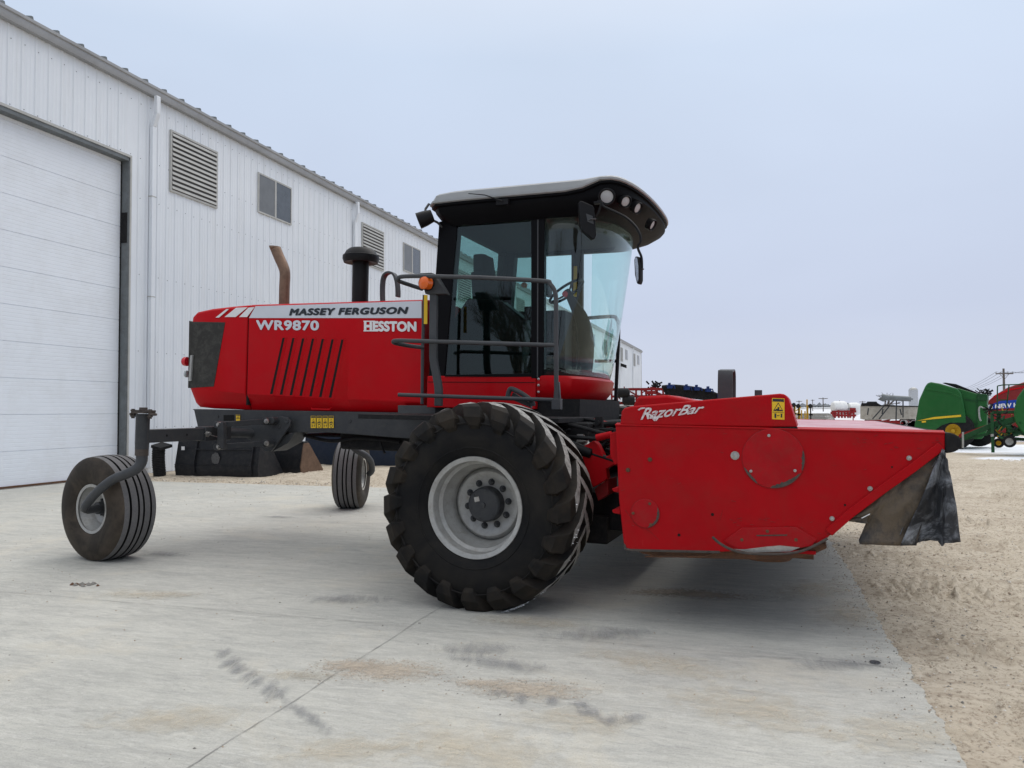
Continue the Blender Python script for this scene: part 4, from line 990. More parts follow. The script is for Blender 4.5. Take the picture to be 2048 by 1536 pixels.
m = MB(); m.lathe(P(1048, 570, 3.6), [(0, .001), (0, .035), (.03, .035), (.03, .001)], 14, ax='v'); m.build('turn_lamp', 'orange', RW)

# side platform railing --------------------------------------------------------
VR = .95; rt = .019
m = MB()
m.tube(spline([P(845, 578, VR + .35), P(820, 570, VR + .22), P(798, 562, VR + .03), P(797, 556, VR), P(806, 553, VR), P(840, 552, VR)], 6) + spline([P(960, 555, VR), P(1085, 562, VR), P(1100, 568, VR), P(1110, 584, VR), P(1112, 610, VR), P(1112, 700, VR), P(1113, 800, VR)], 7), rt, 12)
rail = m.build('railing', 'mgrey', RW)
m = MB(); m.tube(spline([P(847, 695, VR + .32), P(820, 692, VR + .22), P(790, 686, VR + .03), P(788, 682, VR), P(800, 681, VR)], 6) + [P(1111, 690.5, VR)], rt, 12); m.build('rail_bar', 'mgrey', rail)
m = MB(); m.tube([P(797, 789.5, VR), P(1108, 800, VR)], rt * .95, 12); m.build('rail_bar', 'mgrey', rail)
m = MB(); m.tube([P(848.5, 590, VR + .32), P(845, 700, VR + .32), P(844, 808, VR + .32)], .016, 10); m.build('rail_post', 'mgrey', rail)
m = MB(); pp = spline([P(868, 585, VR + .1), P(867, 700, VR + .1), P(869, 730, VR + .1), P(877, 775, VR + .1), P(877, 812, VR + .1)], 6)
m.loft([[p + Vector((-.035, -.02, 0)), p + Vector((.035, -.02, 0)), p + Vector((.035, .02, 0)), p + Vector((-.035, .02, 0))] for p in pp]); m.build('flat_post', 'mgrey', rail, .004)
m = MB(); fo = P(1113, 812, VR); m.box(fo + Vector((-.035, -.03, -.03)), fo + Vector((.04, .04, .06))); m.prism([fo + Vector((-.03, 0, .06)), fo + Vector((.03, 0, .06)), fo + Vector((.018, 0, .2)), fo + Vector((-.018, 0, .2))], (0, .03, 0)); m.build('rail_foot', 'mgrey', rail, .004)
plate('yellow_marker', [(848, 590), (854.5, 590), (854, 648), (847.5, 648)], VR + .30 - .03, .008, 'yellow', rail)
# lamp on its bracket
m = MB(); m.prism(poly([(839, 546), (862, 545), (870, 550), (893, 588), (850, 588)], VR + .06), (0, .09, 0)); lb = m.build('lamp_bracket', 'dgrey', rail, .008)
m = MB(); m.lathe(P(848.5, 565.5, VR - .0), [(-.035, .001), (-.03, .035), (-.012, .058), (.05, .060), (.05, .001)], 28, ax=(.25, 1, 0)); m.build('turn_lamp', 'orange', lb)
m = MB(); m.lathe(P(848.5, 565.5, VR + .01), [(-.01, .062), (.06, .066), (.06, .001)], 28, ax=(.25, 1, 0)); m.build('lamp_housing', 'black', lb)
# black handle on the platform edge above the tyre
m = MB(); m.tube(spline([P(1015, 797, 1.0), P(1018, 783, 1.0), P(1024, 778, 1.0), P(1045, 788, 1.0), P(1063, 802, 1.0), P(1066, 812, 1.0)], 5), .022, 10); m.prism(poly([(1020, 798), (1026, 785), (1060, 806), (1062, 816)], 1.02), (0, .04, 0)); m.build('step_handle', 'dgrey', RW)
# far side railing beyond the windscreen
m = MB(); VF = 3.75
m.tube(spline([P(1165, 637, VF), P(1222, 633, VF), P(1233, 638, VF), P(1237, 652, VF), P(1236, 700, VF)], 5) + [P(1231, 806, VF)], .022, 12)
m.tube([P(1190, 722, VF), P(1234, 722, VF)], .020, 10); m.tube([P(1170, 802, VF), P(1231, 803, VF)], .024, 10); m.tube([P(1170, 637, VF), P(1168, 803, VF)], .02, 10)
m.build('far_railing', 'black', RW)
# mirrors
vm = 1.42
m = MB(); m.tube(spline([P(1196, 402, vm + .05), P(1203, 404, vm), P(1206, 412, vm), P(1225, 421, vm - .02), P(1250, 434, vm - .05), P(1270, 452, vm - .05), P(1280, 470, vm - .05), P(1281, 484, vm - .05), P(1276, 492, vm - .05), P(1277, 500, vm - .05), P(1283, 515, vm - .05), P(1284, 537, vm - .05)], 5), .011, 10)
m.tube([P(1203, 408, vm), P(1197, 425, vm), P(1187, 438, vm)], .010, 8); m.box(P(1188, 408, vm) + Vector((0, -.01, 0)), P(1204, 402, vm) + Vector((0, .03, 0)))
ma = m.build('mirror_arm', 'black', RW)
m = MB(); q = poly([(1158, 404), (1163, 401), (1186, 411), (1189, 416), (1193, 470), (1190, 478), (1186, 479), (1166, 462), (1161, 450)], vm - .03); m.prism(q, (-.03, .05, 0)); mr = m.build('mirror', 'black', RW, .012)
m = MB(); m.prism(poly([(1172, 427), (1185, 432), (1187, 448), (1175, 443)], vm - .035), (0, .004, 0)); m.tube([P(1178, 440, vm - .035), P(1183, 438, vm - .06), P(1192, 438, vm - .02)], .007, 8); m.build('mirror_clamp', 'mgrey', mr)
m = MB(); q = poly([(1267.5, 520), (1270, 512), (1276, 513), (1280, 530), (1280, 560), (1277, 569), (1273, 567), (1269, 550)], vm - .08); m.prism(q, (.02, .05, 0)); m2 = m.build('mirror', 'black', RW, .010)
m = MB(); q = poly([(1269.5, 520), (1271, 515), (1274, 515), (1276.5, 530), (1277, 558), (1275, 564), (1272, 556)], vm - .084); m.prism(q, (0, .003, 0)); m.build('mirror_glass', 'mirror', m2)
m = MB(); m.tube([P(1278, 536, vm - .06), P(1288, 538.5, vm - .05)], .006, 8); m.build('mirror_clamp', 'mgrey', m2)

# exhaust, air intake, grab loop -------------------------------------------------
ve = 2.35
m = MB(); path = spline([P(568, 620, ve), P(569, 575, ve), P(570, 548, ve), P(567, 534, ve), P(559, 516, ve), P(552, 499, ve)], 6)
m.tube(path, .062, 20, cap=False); ex = m.build('exhaust_pipe', 'exhaust', RW); so_ = ex.modifiers.new('thick', 'SOLIDIFY'); so_.thickness = .006
m = MB(); e = path[-1]; d_ = (path[-1] - path[-3]).normalized(); sd_ = Vector((-1, 0, -.15)).normalized()
m.add([], []); pts_a = []; pts_b = []
a_ = d_.orthogonal().normalized(); b_ = d_.cross(a_)
for k in range(20):
    t = 2 * math.pi * k / 20; o_ = (a_ * math.cos(t) + b_ * math.sin(t)) * .0625; pts_a.append(e + o_); pts_b.append(e + o_ + d_ * max(0.002, (-o_.x / .0625 * .5 + .5) * .085))
m.loft([pts_a, pts_b], True, False); o = m.build('exhaust_tip', 'exhaust', ex); so_ = o.modifiers.new('thick', 'SOLIDIFY'); so_.thickness = .006
vi = 2.35
ct, cb = P(722, 512, vi), P(721, 610, vi)
m = MB(); m.lathe((ct.x, vi, cb.z), [(0, .001), (0, .092), (ct.z - cb.z - .05, .092), (ct.z - cb.z - .04, .12)], 32, ax='w'); ai = m.build('air_intake', 'black', RW)
zt_, zb2 = P(722, 497, vi).z, P(722, 526, vi).z; H = zt_ - zb2
m = MB(); m.lathe((ct.x, vi, zb2), [(.02, .10), (0, .15), (.0, .19), (H * .25, .205), (H * .48, .203), (H * .52, .19), (H * .8, .165), (H * .97, .13), (H, .06), (H, .001)], 40, ax='w'); m.build('intake_cap', 'black', ai)
m = MB(); pp = spline([P(766, 625, 2.1), P(764, 590, 2.1), P(765, 562, 2.1), P(770, 549, 2.1), P(779, 545, 2.1), P(788, 549, 2.1), P(793, 562, 2.1), P(795, 580, 2.1), P(795, 594, 2.1)], 5)
secs = []
for i, p in enumerate(pp):
    t = (pp[min(i + 1, len(pp) - 1)] - pp[max(0, i - 1)]).normalized(); n_ = Vector((t.z, 0, -t.x)); secs.append([p - n_ * .012 + Vector((0, -.03, 0)), p + n_ * .012 + Vector((0, -.03, 0)), p + n_ * .012 + Vector((0, .05, 0)), p - n_ * .012 + Vector((0, .05, 0))])
m.loft(secs); m.build('grab_loop', 'mgrey', RW, .004)

# lift frame, cylinders and hoses between the wheels and the header -------------------
for v_ in (2 * VC - .8, .70):
    pts = [P(1158, 897, .7), P(1188, 881, .7), P(1196, 890, .7), P(1208, 915, .7), P(1236, 903, .7), P(1236, 925, .7), P(1212, 938, .7), P(1215, 958, .7), P(1186, 975, .7), P(1174, 950, .7)]
    m = MB(); m.prism([Vector((p.x, v_, p.z)) for p in pts], (0, .10, 0)); lf = m.build('lift_arm', 'red_h', RW, .006)  # arm and gusset take darker reds to carry the shade there
m = MB(); m.prism([P(1188, 978, .78), P(1216, 958, .78), P(1217, 988, .78), P(1196, 1002, .78)], (0, .3, 0)); m.build('arm_gusset', 'red_old', lf, .006)
m = MB(); m.cyl(P(1193, 876, .66), P(1224, 869, .66), .028, 14); m.build('cross_tube', 'red_h', lf)
m = MB(); m.box((.3, 1.0, .5), (.9, 4.0, .8)); m.build('main_crossbeam', 'black_m', RW, .01)
for v_ in (3.4, 1.2, .72): m = MB(); m.tube([(.35, v_, 1.22), (.66, v_, 1.13), (.67, v_, 1.127), (.95, v_, 1.05)], [.045, .045, .022, .022], 14); lc = m.build('lift_cylinder', 'black', RW)
m = MB()
for i in range(7):
    x0 = .3 + random.random() * .5; v_ = .7 + .15 * i; z = 1.0 + random.random() * .3; m.box((x0, v_, z), (x0 + .05, v_ + .04, z + .07)); m.cyl((x0, v_, z), (x0 + .09, v_ - .03, z + .02), .018, 8)
m.build('fitting', 'steel', lc)
random.seed(11)
for i in range(17):
    v_ = .75 + random.random() * 1.3; z0 = 1.36 - .045 * (i % 8) ; z1 = z0 + random.uniform(-.10, .06)
    p = spline([(.15, v_ + .3, z0), (.45, v_, z0 + random.uniform(-.06, .03)), (.8, v_ - .1, z1 + random.uniform(-.08, .04)), (1.15, v_ + random.uniform(-.1, .3), z1), (1.5, v_ + .4, z1 - .05)], 6)
    MB().tube(p, random.choice((.012, .016, .022, .03)), 8).build('hose', random.choice(('black_m', 'black', 'black_m', 'red_old')), RW)
random.seed(23)
for i in range(22):
    a = Vector((random.uniform(.3, 1.0), random.uniform(.8, 1.5), random.uniform(.85, 1.36))); d = Vector((random.uniform(-.2, .3), random.uniform(-.1, .1), random.uniform(-.12, .12)))
    k = i % 4; m = MB()
    if k == 0: m.tube([a, a + d], random.uniform(.015, .03), 10); m.lathe(a + d, [(-.02, .001), (-.02, .035), (.02, .035), (.02, .001)], 8, ax=d)
    elif k == 1: m.box(a, a + Vector((.06, .05, .09))); m.cyl(a + Vector((.03, -.03, .04)), a + Vector((.03, .02, .04)), .018, 8)
    elif k == 2: m.tube(spline([a, a + d * .5 + Vector((0, 0, .08)), a + d * 1.5, a + d * 2 + Vector((0, 0, -.15))], 5), .013, 8)
    else: m.prism([a, a + Vector((.12, 0, -.03)), a + Vector((.10, 0, -.16)), a + Vector((.02, 0, -.1))], (0, .015, 0))
    m.build(('coupling', 'valve', 'hose', 'bracket')[k], ('steel', 'black_m', 'black', 'scrape')[k], RW)
m = MB(); m.box((.10, 1.0, 1.05), (.55, 4.0, 1.36)); m.box((.2, .9, .40), (.75, 4.1, .62)); m.build('valve_block', 'black_m', RW, .01)
# underslung parts behind the beam
m = MB(); m.cyl(P(742, 880, 2.3), P(800, 890, 2.3), .04, 10); m.box(P(600, 868, 2.2), P(840, 880, 2.2) + Vector((0, .8, 0))); m.tube(spline([P(600, 868, 2.1), P(660, 882, 2.1), P(720, 876, 2.1), P(800, 884, 2.1)], 5), .02, 8); m.tube(spline([P(760, 878, 2.1), P(764, 895, 2.1), P(770, 907, 2.1)], 5), .012, 8); m.build('underside', 'black_m', fr)
m = MB(); m.box((-2.6, 2.15, .98), (-1.0, 2.9, 1.25)); m.build('fuel_tank', 'black_m', fr, .03)
# ------------------------------------------------------------------ mower header (top-level, same axes as the windrower)
RH = empty('mower_header', MF.mat, label='wide red disc mower header with dented side shield and torn canvas curtain at its front', category='mower header')
HV, HW = 0.0, 5.0
DT = P(1890, 864, HV).z
uL, uR = P(1230, 860, HV).x, P(1890, 865, HV).x
# side shield
main = [(1231, 851), (1600, 857), (1890, 865), (1890, 897), (1828, 944), (1770, 985), (1706, 1033), (1660, 1071), (1646, 1084), (1560, 1098), (1440, 1104), (1262, 1100), (1252, 1097), (1247, 1085), (1238, 1000)]
sh = MB().prism(poly(main, HV), (0, .012, 0)).build('side_shield', 'red_h', RH, .006)
q = [p + Vector((0, HW - .012, 0)) for p in poly(main, HV)]
MB().prism(q, (0, .012, 0)).build('side_shield', 'red_h', RH, .006)
# folded lip of the lower front edge and bare bottom lip
def ribbon(name, line, wd, v, th, mat, par, bevel=.004):
    P_ = [P(x, y, v) for x, y in line]; m = MB(); secs = []
    for i, p in enumerate(P_):
        t = (P_[min(i + 1, len(P_) - 1)] - P_[max(0, i - 1)]).normalized(); n_ = Vector((-t.z, 0, t.x)); w_ = wd[i] if hasattr(wd, '__len__') else wd
        secs.append([p, p + n_ * w_, p + n_ * w_ + Vector((0, th, 0)), p + Vector((0, th, 0))])
    m.loft(secs); return m.build(name, mat, par, bevel)
ribbon('shield_lip', [(1890, 899), (1828, 946), (1770, 987), (1706, 1035), (1664, 1072)], -.052, HV - .018, .03, 'red_h', sh)
ribbon('bottom_edge', [(1246, 1090), (1250, 1100), (1262, 1103), (1440, 1107)], .016, HV - .006, .03, 'scrape', sh, .002)
# long deck
m = MB(); z = DT
m.box((uL + .02, HV + .012, z - .03), (uR, HV + HW - .012, z - .004)); dk = m.build('deck', 'red_deck', RH, .01)
m = MB(); m.prism([(uL, HV - .006, z - .012), (uR, HV - .006, z - .012), (uR, HV + .05, z + .0), (uL, HV + .05, z + .0)], (0, 0, .010)); m.build('deck_edge', 'red_h', dk, .004)
# raised box along the near end
up = [(1240, 850), (1243, 823), (1248, 816), (1262, 812.5), (1560, 787), (1570, 788.5), (1577, 797), (1595, 855)]
ub = MB().prism(poly(up, HV + .004), (0, .55, 0)).build('belt_cover', 'red_h', RH, .010)
MB().prism(poly([(1541, 855.5), (1596, 857.5), (1594, 853.5)], HV - .002), (0, .02, 0)).build('cover_gap', 'dark', ub)
lt = lettering('header_lettering', 'RazorBar', [P(1281, 840, HV - .002), P(1402, 826, HV - .002), P(1413, 807, HV - .002), P(1287, 816, HV - .002)], 'worn_white', ub, shear=.2, bold=.022, spacing=.98)
mb = MB(); mb.prism(poly([(1275, 819.5), (1281, 815.5), (1290, 814.5), (1290, 817), (1282, 818.5), (1278, 821)], HV - .0035), (0, .002, 0)); mb.prism(poly([(1297, 828), (1300, 827), (1310, 835), (1322, 829), (1313, 842), (1308, 842)], HV - .0035), (0, .002, 0)); mb.build('worn_flourish', 'worn_white', lt)
warning(1544, 796, 1569, 838.5, HV + .002, ub, 0, 1)
# round covers with scraped paint
def disc(name, px, py, r, mat, par, th=.010):
    c = P(px, py, HV - th); m = MB(); m.lathe(c, [(th, r), (.002, r), (0, r - .003), (0, .001)], 56); return m.build(name, mat, par)
dA = disc('round_cover', 1546, 917, .187, 'red_disc', sh, .009); dB = disc('round_cover', 1290.5, 1027, .095, 'red_disc', sh, .009)
def arc_patch(par, px, py, R_, a0, a1, wmax, seed, mat='scrape', vo=.0105):
    c = P(px, py, HV - vo); m = MB(); o = []; i_ = []; n = 40
    for k in range(n + 1):
        t = k / n; a = R(a0 + (a1 - a0) * t); wd = wmax * (math.sin(math.pi * t) ** .6) * (.55 + .6 * abs(noise.noise(Vector((t * 7, seed, 0))))) + .001
        o.append(c + Vector((math.cos(a), 0, math.sin(a))) * R_); i_.append(c + Vector((math.cos(a), 0, math.sin(a))) * (R_ - wd))
    m.add(o + i_, [(k, k + 1, n + 2 + k, n + 1 + k) for k in range(n)]); m.build('scraped_patch', mat, par, fix=False)
arc_patch(dA, 1546, 917, .185, -95, -28, .040, 1); arc_patch(dA, 1546, 917, .186, -22, 18, .022, 5); arc_patch(dA, 1546, 917, .186, 200, 240, .022, 9)
arc_patch(dB, 1290.5, 1027, .093, -80, 30, .022, 4)
for c_, R_ in (((1546, 917), .190), ((1290.5, 1027), .098)):
    c = P(*c_, HV - .001); MB().lathe(c, [(-.0005, R_), (-.0005, R_ - .003)], 64).build('cover_outline', 'red_old', sh)
def bolts(name, pts, r, mat, par):
    for x, y in pts:
        m = MB(); m.lathe(P(x, y, HV), [(0, r * 1.5), (-.006, r * 1.45), (-.006, r), (-.016, r * .95), (-.018, .001)], 10); m.build(name, mat, par)
bolts('bolt', [(1538, 871), (1502, 942), (1590, 941)], .010, 'steel', dA)
bolts('bolt', [(1300, 1007), (1267, 1026), (1302, 1049)], .010, 'rust', dB)
bolts('bolt', [(1300, 919), (1256, 940)], .010, 'rust', sh); bolts('bolt', [(1470, 911)], .019, 'steel', sh)
bolts('bolt', [(1818, 916), (1740, 977), (1664, 1037)], .010, 'steel', sh)
for x, y, r in ((1425, 1029, .010), (1358, 1070, .010), (1784, 934, .006), (1690, 1010, .007)): MB().lathe(P(x, y, HV - .0015), [(0, r), (0, .001)], 14).build('drill_hole', 'dark', sh)
m = MB(); m.tube([P(1250, 1020, HV - .001), P(1272, 1046, HV - .001), P(1300, 1063, HV - .001), P(1318, 1080, HV - .001)], .0015, 5); m.tube([P(1445, 1020, HV - .001), P(1440, 1040, HV - .001)], .001, 5); m.build('scratch', 'red_old', sh)
random.seed(5); m = MB()
for i in range(70):
    x, y = random.choice(((random.uniform(1450, 1640), random.uniform(1035, 1060)), (random.uniform(1700, 1880), random.uniform(870, 900)), (random.uniform(1240, 1880), random.uniform(860, 1080))))
    if (x > 1655 and y > 1084 - (x - 1646) * .77 - 12): continue
    a = P(x, y, HV - .0012); l_ = random.uniform(.004, .03); an = random.uniform(-.5, .5); m.bar(a, a + Vector((l_ * math.cos(an), 0, l_ * math.sin(an))), .0008, random.uniform(.001, .003), up=(0, 1, 0))
m.build('paint_chip', 'scrape', sh)['kind'] = 'stuff'
# skid plate with bent strip
sp_ = MB().prism(poly([(1446, 1083), (1484, 1055.5), (1592, 1054.5), (1634, 1079), (1624, 1092), (1585, 1099), (1480, 1101)], HV - .014), (0, .014, 0)).build('skid_plate', 'red_disc', RH, .004)
bolts('bolt', [(1535, 1062), (1484, 1079), (1592, 1079)], .011, 'rust', sp_)
for q in ([(1468, 1098), (1490, 1098.5), (1535, 1093), (1560, 1091), (1600, 1095), (1580, 1103), (1500, 1105)],): MB().prism(poly(q, HV - .017), (0, .002, 0)).build('worn_edge', 'steel', sp_)
MB().prism(poly([(1512, 1070), (1575, 1069), (1574, 1071.5), (1514, 1072.5)], HV - .0165), (0, .002, 0)).build('scratch', 'scrape', sp_)
m = MB(); m.tube(spline([P(1425, 1074, HV - .10), P(1440, 1087, HV - .09), P(1465, 1100, HV - .07), P(1500, 1107, HV - .06), P(1560, 1108, HV - .05), P(1600, 1103, HV - .04), P(1630, 1091, HV - .03), P(1655, 1077, HV - .015)], 6), .009, 8)
m.build('guard_rod', 'scrape', sp_)
# cutter bar underside, visible as a dark rusty band
m = MB(); z0 = P(1450, 1112, HV).z
m.prism(poly([(1268, 1100), (1285, 1108), (1320, 1115), (1560, 1121), (1620, 1113), (1655, 1096), (1650, 1086)], HV + .06), (0, .5, 0)); m.build('cutter_shoe', 'rust', RH, .01)
m = MB(); m.tube(spline([P(1290, 1113, HV + .02), P(1400, 1113, HV + .02), P(1427, 1105, HV + .02), P(1440, 1100, HV + .02)], 4), .006, 6); m.build('shoe_rod', 'rust', RH)
m = MB(); uf = P(1646, 1084, HV).x; bz = P(1262, 1100, HV).z
m.box((uL + .1, .3, bz - .02), (uf - .05, HW - .3, bz + .05)); 
for k in range(9): m.lathe((uf - .35, .4 + k * .5, bz - .05), [(0, .001), (0, .16), (.03, .18), (.05, .1)], 20, ax='w')
m.build('cutter_bar', 'rust', RH)
m = MB(); m.box((uL + .05, .1, bz + .1), (uL + .1, HW - .1, z - .05)); m.box((uL + .1, .03, bz + .06), (uR - .7, HW - .05, bz + .08)); m.build('rear_panel', 'red_h', RH)
m = MB()
for v_ in (.05, 1.0, 2.4):
    MB().prism([Vector((p.x, v_, p.z)) for p in poly([(1220, 866), (1237, 862), (1237, 927), (1229, 930), (1220, 908)], .05)], (0, .03, 0)).build('hitch_bracket', 'red_h', RH, .004)
for yy_ in (977, 1020): a = P(1224, yy_, .05); MB().prism([a, P(1240, yy_ - 3, .05), P(1241, yy_ + 9, .05), P(1226, yy_ + 6, .05)], (0, .3, 0)).build('hitch_rib', 'red_h', RH, .003)
# rubber bumper on the near front corner
m = MB(); c = P(1890, 881, HV + .05); R0 = .052 * 1.25
pts = [(uR, DT - .004)] + [(uR + .085 * math.sin(math.pi * k / 12) ** .8 + .0, DT - .062 + .060 * math.cos(math.pi * k / 12)) for k in range(1, 12)] + [(uR, DT - .125)]
m.prism([(a, HV - .005, b) for a, b in pts], (0, HW - .0, 0)); m.build('rubber_bumper', 'black_m', RH, .008)
# canvas curtain: side sheet and front sheet with folds
def cloth(name, quad, nu, nv, amp, mat, seed, bottom):
    vs = []; q = [Vector(p) for p in quad]
    for j in range(nv + 1):
        for i in range(nu + 1):
            a, b = i / nu, j / nv; p = (q[0] * (1 - a) + q[1] * a) * (1 - b) + (q[3] * (1 - a) + q[2] * a) * b
            k = b ** 1.0
            p += Vector((amp * k * (noise.noise(Vector((a * 3.1, b * 1.5, seed))) + .5 * noise.noise(Vector((a * 8, b * 3, seed)))), amp * k * 1.6 * noise.noise(Vector((a * 4.0, b * 1.2, seed + 5))), bottom(a) * (b if b > .6 else 0)))
            vs.append(p)
    fs = [(j * (nu + 1) + i, j * (nu + 1) + i + 1, (j + 1) * (nu + 1) + i + 1, (j + 1) * (nu + 1) + i) for j in range(nv) for i in range(nu)]
    o = MB().add(vs, fs).build(name, mat, RH, smooth=60); s_ = o.modifiers.new('thick', 'SOLIDIFY'); s_.thickness = .005; return o
def cloth_mat(name, base, dirt, pos, sc=5):
    m, nt, b, out = new_mat(name); co = coords(nt)
    c = mix(nt, ramp(nt, ntex(nt, co, sc, 10, .75, .8), pos), base, dirt); c = mix(nt, ramp(nt, ntex(nt, co, 40, 6, .8), [(.5, 0.), (.8, .5)]), c, (.05, .045, .04))
    nt.links.new(c, b.inputs['Base Color']); b.inputs['Roughness'].default_value = .6; bump(nt, b, ntex(nt, co, 14, 8, .7), .5, .02); return m
MT['cloth_brown'] = cloth_mat('muddy_canvas', (.018, .018, .020), (.105, .078, .05), [(.36, 0.), (.52, 1.)], 2.6)
MT['cloth_dark'] = cloth_mat('frosted_black_canvas', (.016, .018, .022), (.30, .32, .35), [(.49, 0.), (.66, .85)], 4.2)
rag = lambda s: (lambda a: .03 * noise.noise(Vector((a * 9, s, 0))) + .015 * noise.noise(Vector((a * 30, s, 1))))
# side sheet hangs behind the sloping lip
m = MB(); rows = []; nr, ncl = 18, 26
T0, T1 = (1690, 1040), (1886, 898)
B = [(1700, 1040), (1712, 1044), (1735, 1047), (1728, 1058), (1720, 1070), (1717, 1080), (1719, 1088), (1745, 1088), (1775, 1090), (1800, 1091), (1832, 1090)]
def pl(L, t):
    s = t * (len(L) - 1); i = min(int(s), len(L) - 2); f = s - i; return (L[i][0] * (1 - f) + L[i + 1][0] * f, L[i][1] * (1 - f) + L[i + 1][1] * f)
vs = []
for j in range(nr + 1):
    b = j / nr
    for i in range(ncl + 1):
        a = i / ncl; tx, ty = pl([T0, T1], a); bx_, by_ = pl(B, a); x = tx + (bx_ - tx) * b; y = ty + (by_ - ty) * b
        k = math.sin(math.pi * min(1, b * .6)); vs.append(P(x, y, HV + .03, 0) + Vector((0, .05 * k * noise.noise(Vector((a * 3, b * 2, 1))) + .015 * noise.noise(Vector((a * 9, b * 5, 3))) - .02 * b, 0)))
fs = [(j * (ncl + 1) + i, j * (ncl + 1) + i + 1, (j + 1) * (ncl + 1) + i + 1, (j + 1) * (ncl + 1) + i) for j in range(nr) for i in range(ncl)]
cu = MB().add(vs, fs).build('canvas_curtain', 'cloth_brown', RH, smooth=60); s_ = cu.modifiers.new('thick', 'SOLIDIFY'); s_.thickness = .006
T = [(1886, 898), (1888, 900), (1889, 902), (1891, 912), (1895, 926)]
B = [(1800, 1091), (1830, 1089), (1858, 1084), (1878, 1083), (1884, 1092), (1887, 1083), (1918, 1082)]
vs = []
for j in range(nr + 1):
    b = j / nr
    for i in range(ncl + 1):
        a = i / ncl; tx, ty = pl(T, a); bx_, by_ = pl(B, a); x = tx + (bx_ - tx) * b; y = ty + (by_ - ty) * b + 1.5 * noise.noise(Vector((a * 20, 0, 4))) * b
        if a > .5: x += 4 * math.sin(math.pi * b) * (a - .5)
        vs.append(P(x, y, HV - .02, 0) + Vector((0, .10 * b * math.sin(a * 5.5) * .5 + .03 * noise.noise(Vector((a * 4, b * 3, 7))) + .012 * noise.noise(Vector((a * 12, b * 7, 2))), 0)))
c2_ = MB().add(vs, fs).build('canvas_curtain', 'cloth_dark', RH, smooth=60); s_ = c2_.modifiers.new('thick', 'SOLIDIFY'); s_.thickness = .006
c2_['label'] = 'frost-smeared loose flap of black canvas'
zc_ = P(1800, 1088, HV).z
cloth('canvas_curtain', [(uR - .01, .02, DT - .10), (uR - .01, HW, DT - .10), (uR - .25, HW, zc_ + .05), (uR - .25, .02, zc_ + .05)], 60, 12, .05, 'cloth_dark', 9, rag(4))
m = MB(); m.prism(poly([(1722, 1036), (1740, 1027), (1740, 1029), (1724, 1037)], HV - .01), (0, .004, 0)); m.build('torn_strip', 'white', RH)
# lift loops and centre shields standing on the deck
def loop_strip(pts, v0, wd, th, name, mat):
    pp = pts; secs = []
    for i, p in enumerate(pp):
        t = (pp[min(i + 1, len(pp) - 1)] - pp[max(0, i - 1)]).normalized(); n_ = t.cross(Vector((1, 0, 0))).normalized() if wd == 'u' else Vector((t.z, 0, -t.x)).normalized()
        secs.append((p, n_))
    return secs
uu0 = P(1445, 760, 1.0); m = MB()
pth = spline([Vector((uu0.x + .02, 1.30, DT + .02)), Vector((uu0.x + .02, 1.30, P(1465, 765, 1.2).z)), Vector((uu0.x + .02, 1.24, P(1462, 742, 1.2).z)), Vector((uu0.x + .02, 1.06, P(1448, 742, 1.0).z)), Vector((uu0.x + .02, 1.0, P(1446, 752, 1.0).z)), Vector((uu0.x + .02, 1.0, DT + .02))], 5)
secs = []
for i, p in enumerate(pth):
    t = (pth[min(i + 1, len(pth) - 1)] - pth[max(0, i - 1)]).normalized(); n_ = Vector((0, t.z, -t.y)); secs.append([p + n_ * .008 + Vector((-.055, 0, 0)), p + n_ * .008 + Vector((.055, 0, 0)), p - n_ * .008 + Vector((.055, 0, 0)), p - n_ * .008 + Vector((-.055, 0, 0))])
m.loft(secs); m.build('hose_loop', 'mgrey', RH, .003)
q = P(1516, 784, 2.2); m = MB(); m.box((q.x - .03, 2.2, DT), (q.x + .035, 2.23, P(1516, 780, 2.2).z)); m.build('post', 'mgrey', RH, .003)
m = MB(); m.prism(poly([(1262, 820), (1275, 793), (1335, 790), (1400, 803), (1400, 820)], .75), (0, .6, 0)); m.build('centre_shield', 'red_h', RH, .02)
MB().prism([Vector(p) for p in ((uL + .0, .6, DT), (uL + .9, .6, DT), (uL + .9, HW - .3, DT), (uL, HW - .3, DT))], (0, 0, .10)).build('rear_deck', 'red_deck', RH, .02)
# ------------------------------------------------------------------ things behind
def PF(px, py, Y, yaw=0, z=0):
    """frame standing on the ground under pixel column px at depth Y: x right, y away, turned by yaw"""
    p = D(px, py, Y); c, s = math.cos(yaw), math.sin(yaw)
    return Matrix(((c, -s, 0, p.x), (s, c, 0, p.y), (0, 0, 1, z), (0, 0, 0, 1)))
def DP(Mx, px, py, Y=None, ly=0):
    """point of the local plane y = ly seen at a pixel, in local coordinates"""
    inv = Mx.inverted(); o = Mx @ Vector((0, ly, 0)); n = (Mx.to_3x3() @ Vector((0, 1, 0)))
    d = ray(px, py); t = (o - CAM).dot(n) / d.dot(n); return inv @ (CAM + d * t)
def lpoly(Mx, pts, ly=0): return [DP(Mx, x, y, ly=ly) for x, y in pts]
def simple_wheel(name, parent, c, r, wd, ax, tyre='black_m', rim='rim', rr=.5):
    m = MB(); m.lathe(c, [(-wd / 2, r * rr), (-wd / 2, r * .9), (-wd * .4, r), (wd * .4, r), (wd / 2, r * .9), (wd / 2, r * rr)], 32, ax=ax); t = m.build(name, tyre, parent)
    m = MB(); m.lathe(c, [(-wd * .42, r * rr), (-wd * .30, r * rr * .8), (-wd * .2, r * rr * .3), (-wd * .38, r * .1), (-wd * .38, .001)], 24, ax=ax); m.lathe(c, [(wd * .42, r * rr), (wd * .2, r * rr * .5), (wd * .2, .001)], 24, ax=ax); m.build('rim', rim, t); return t

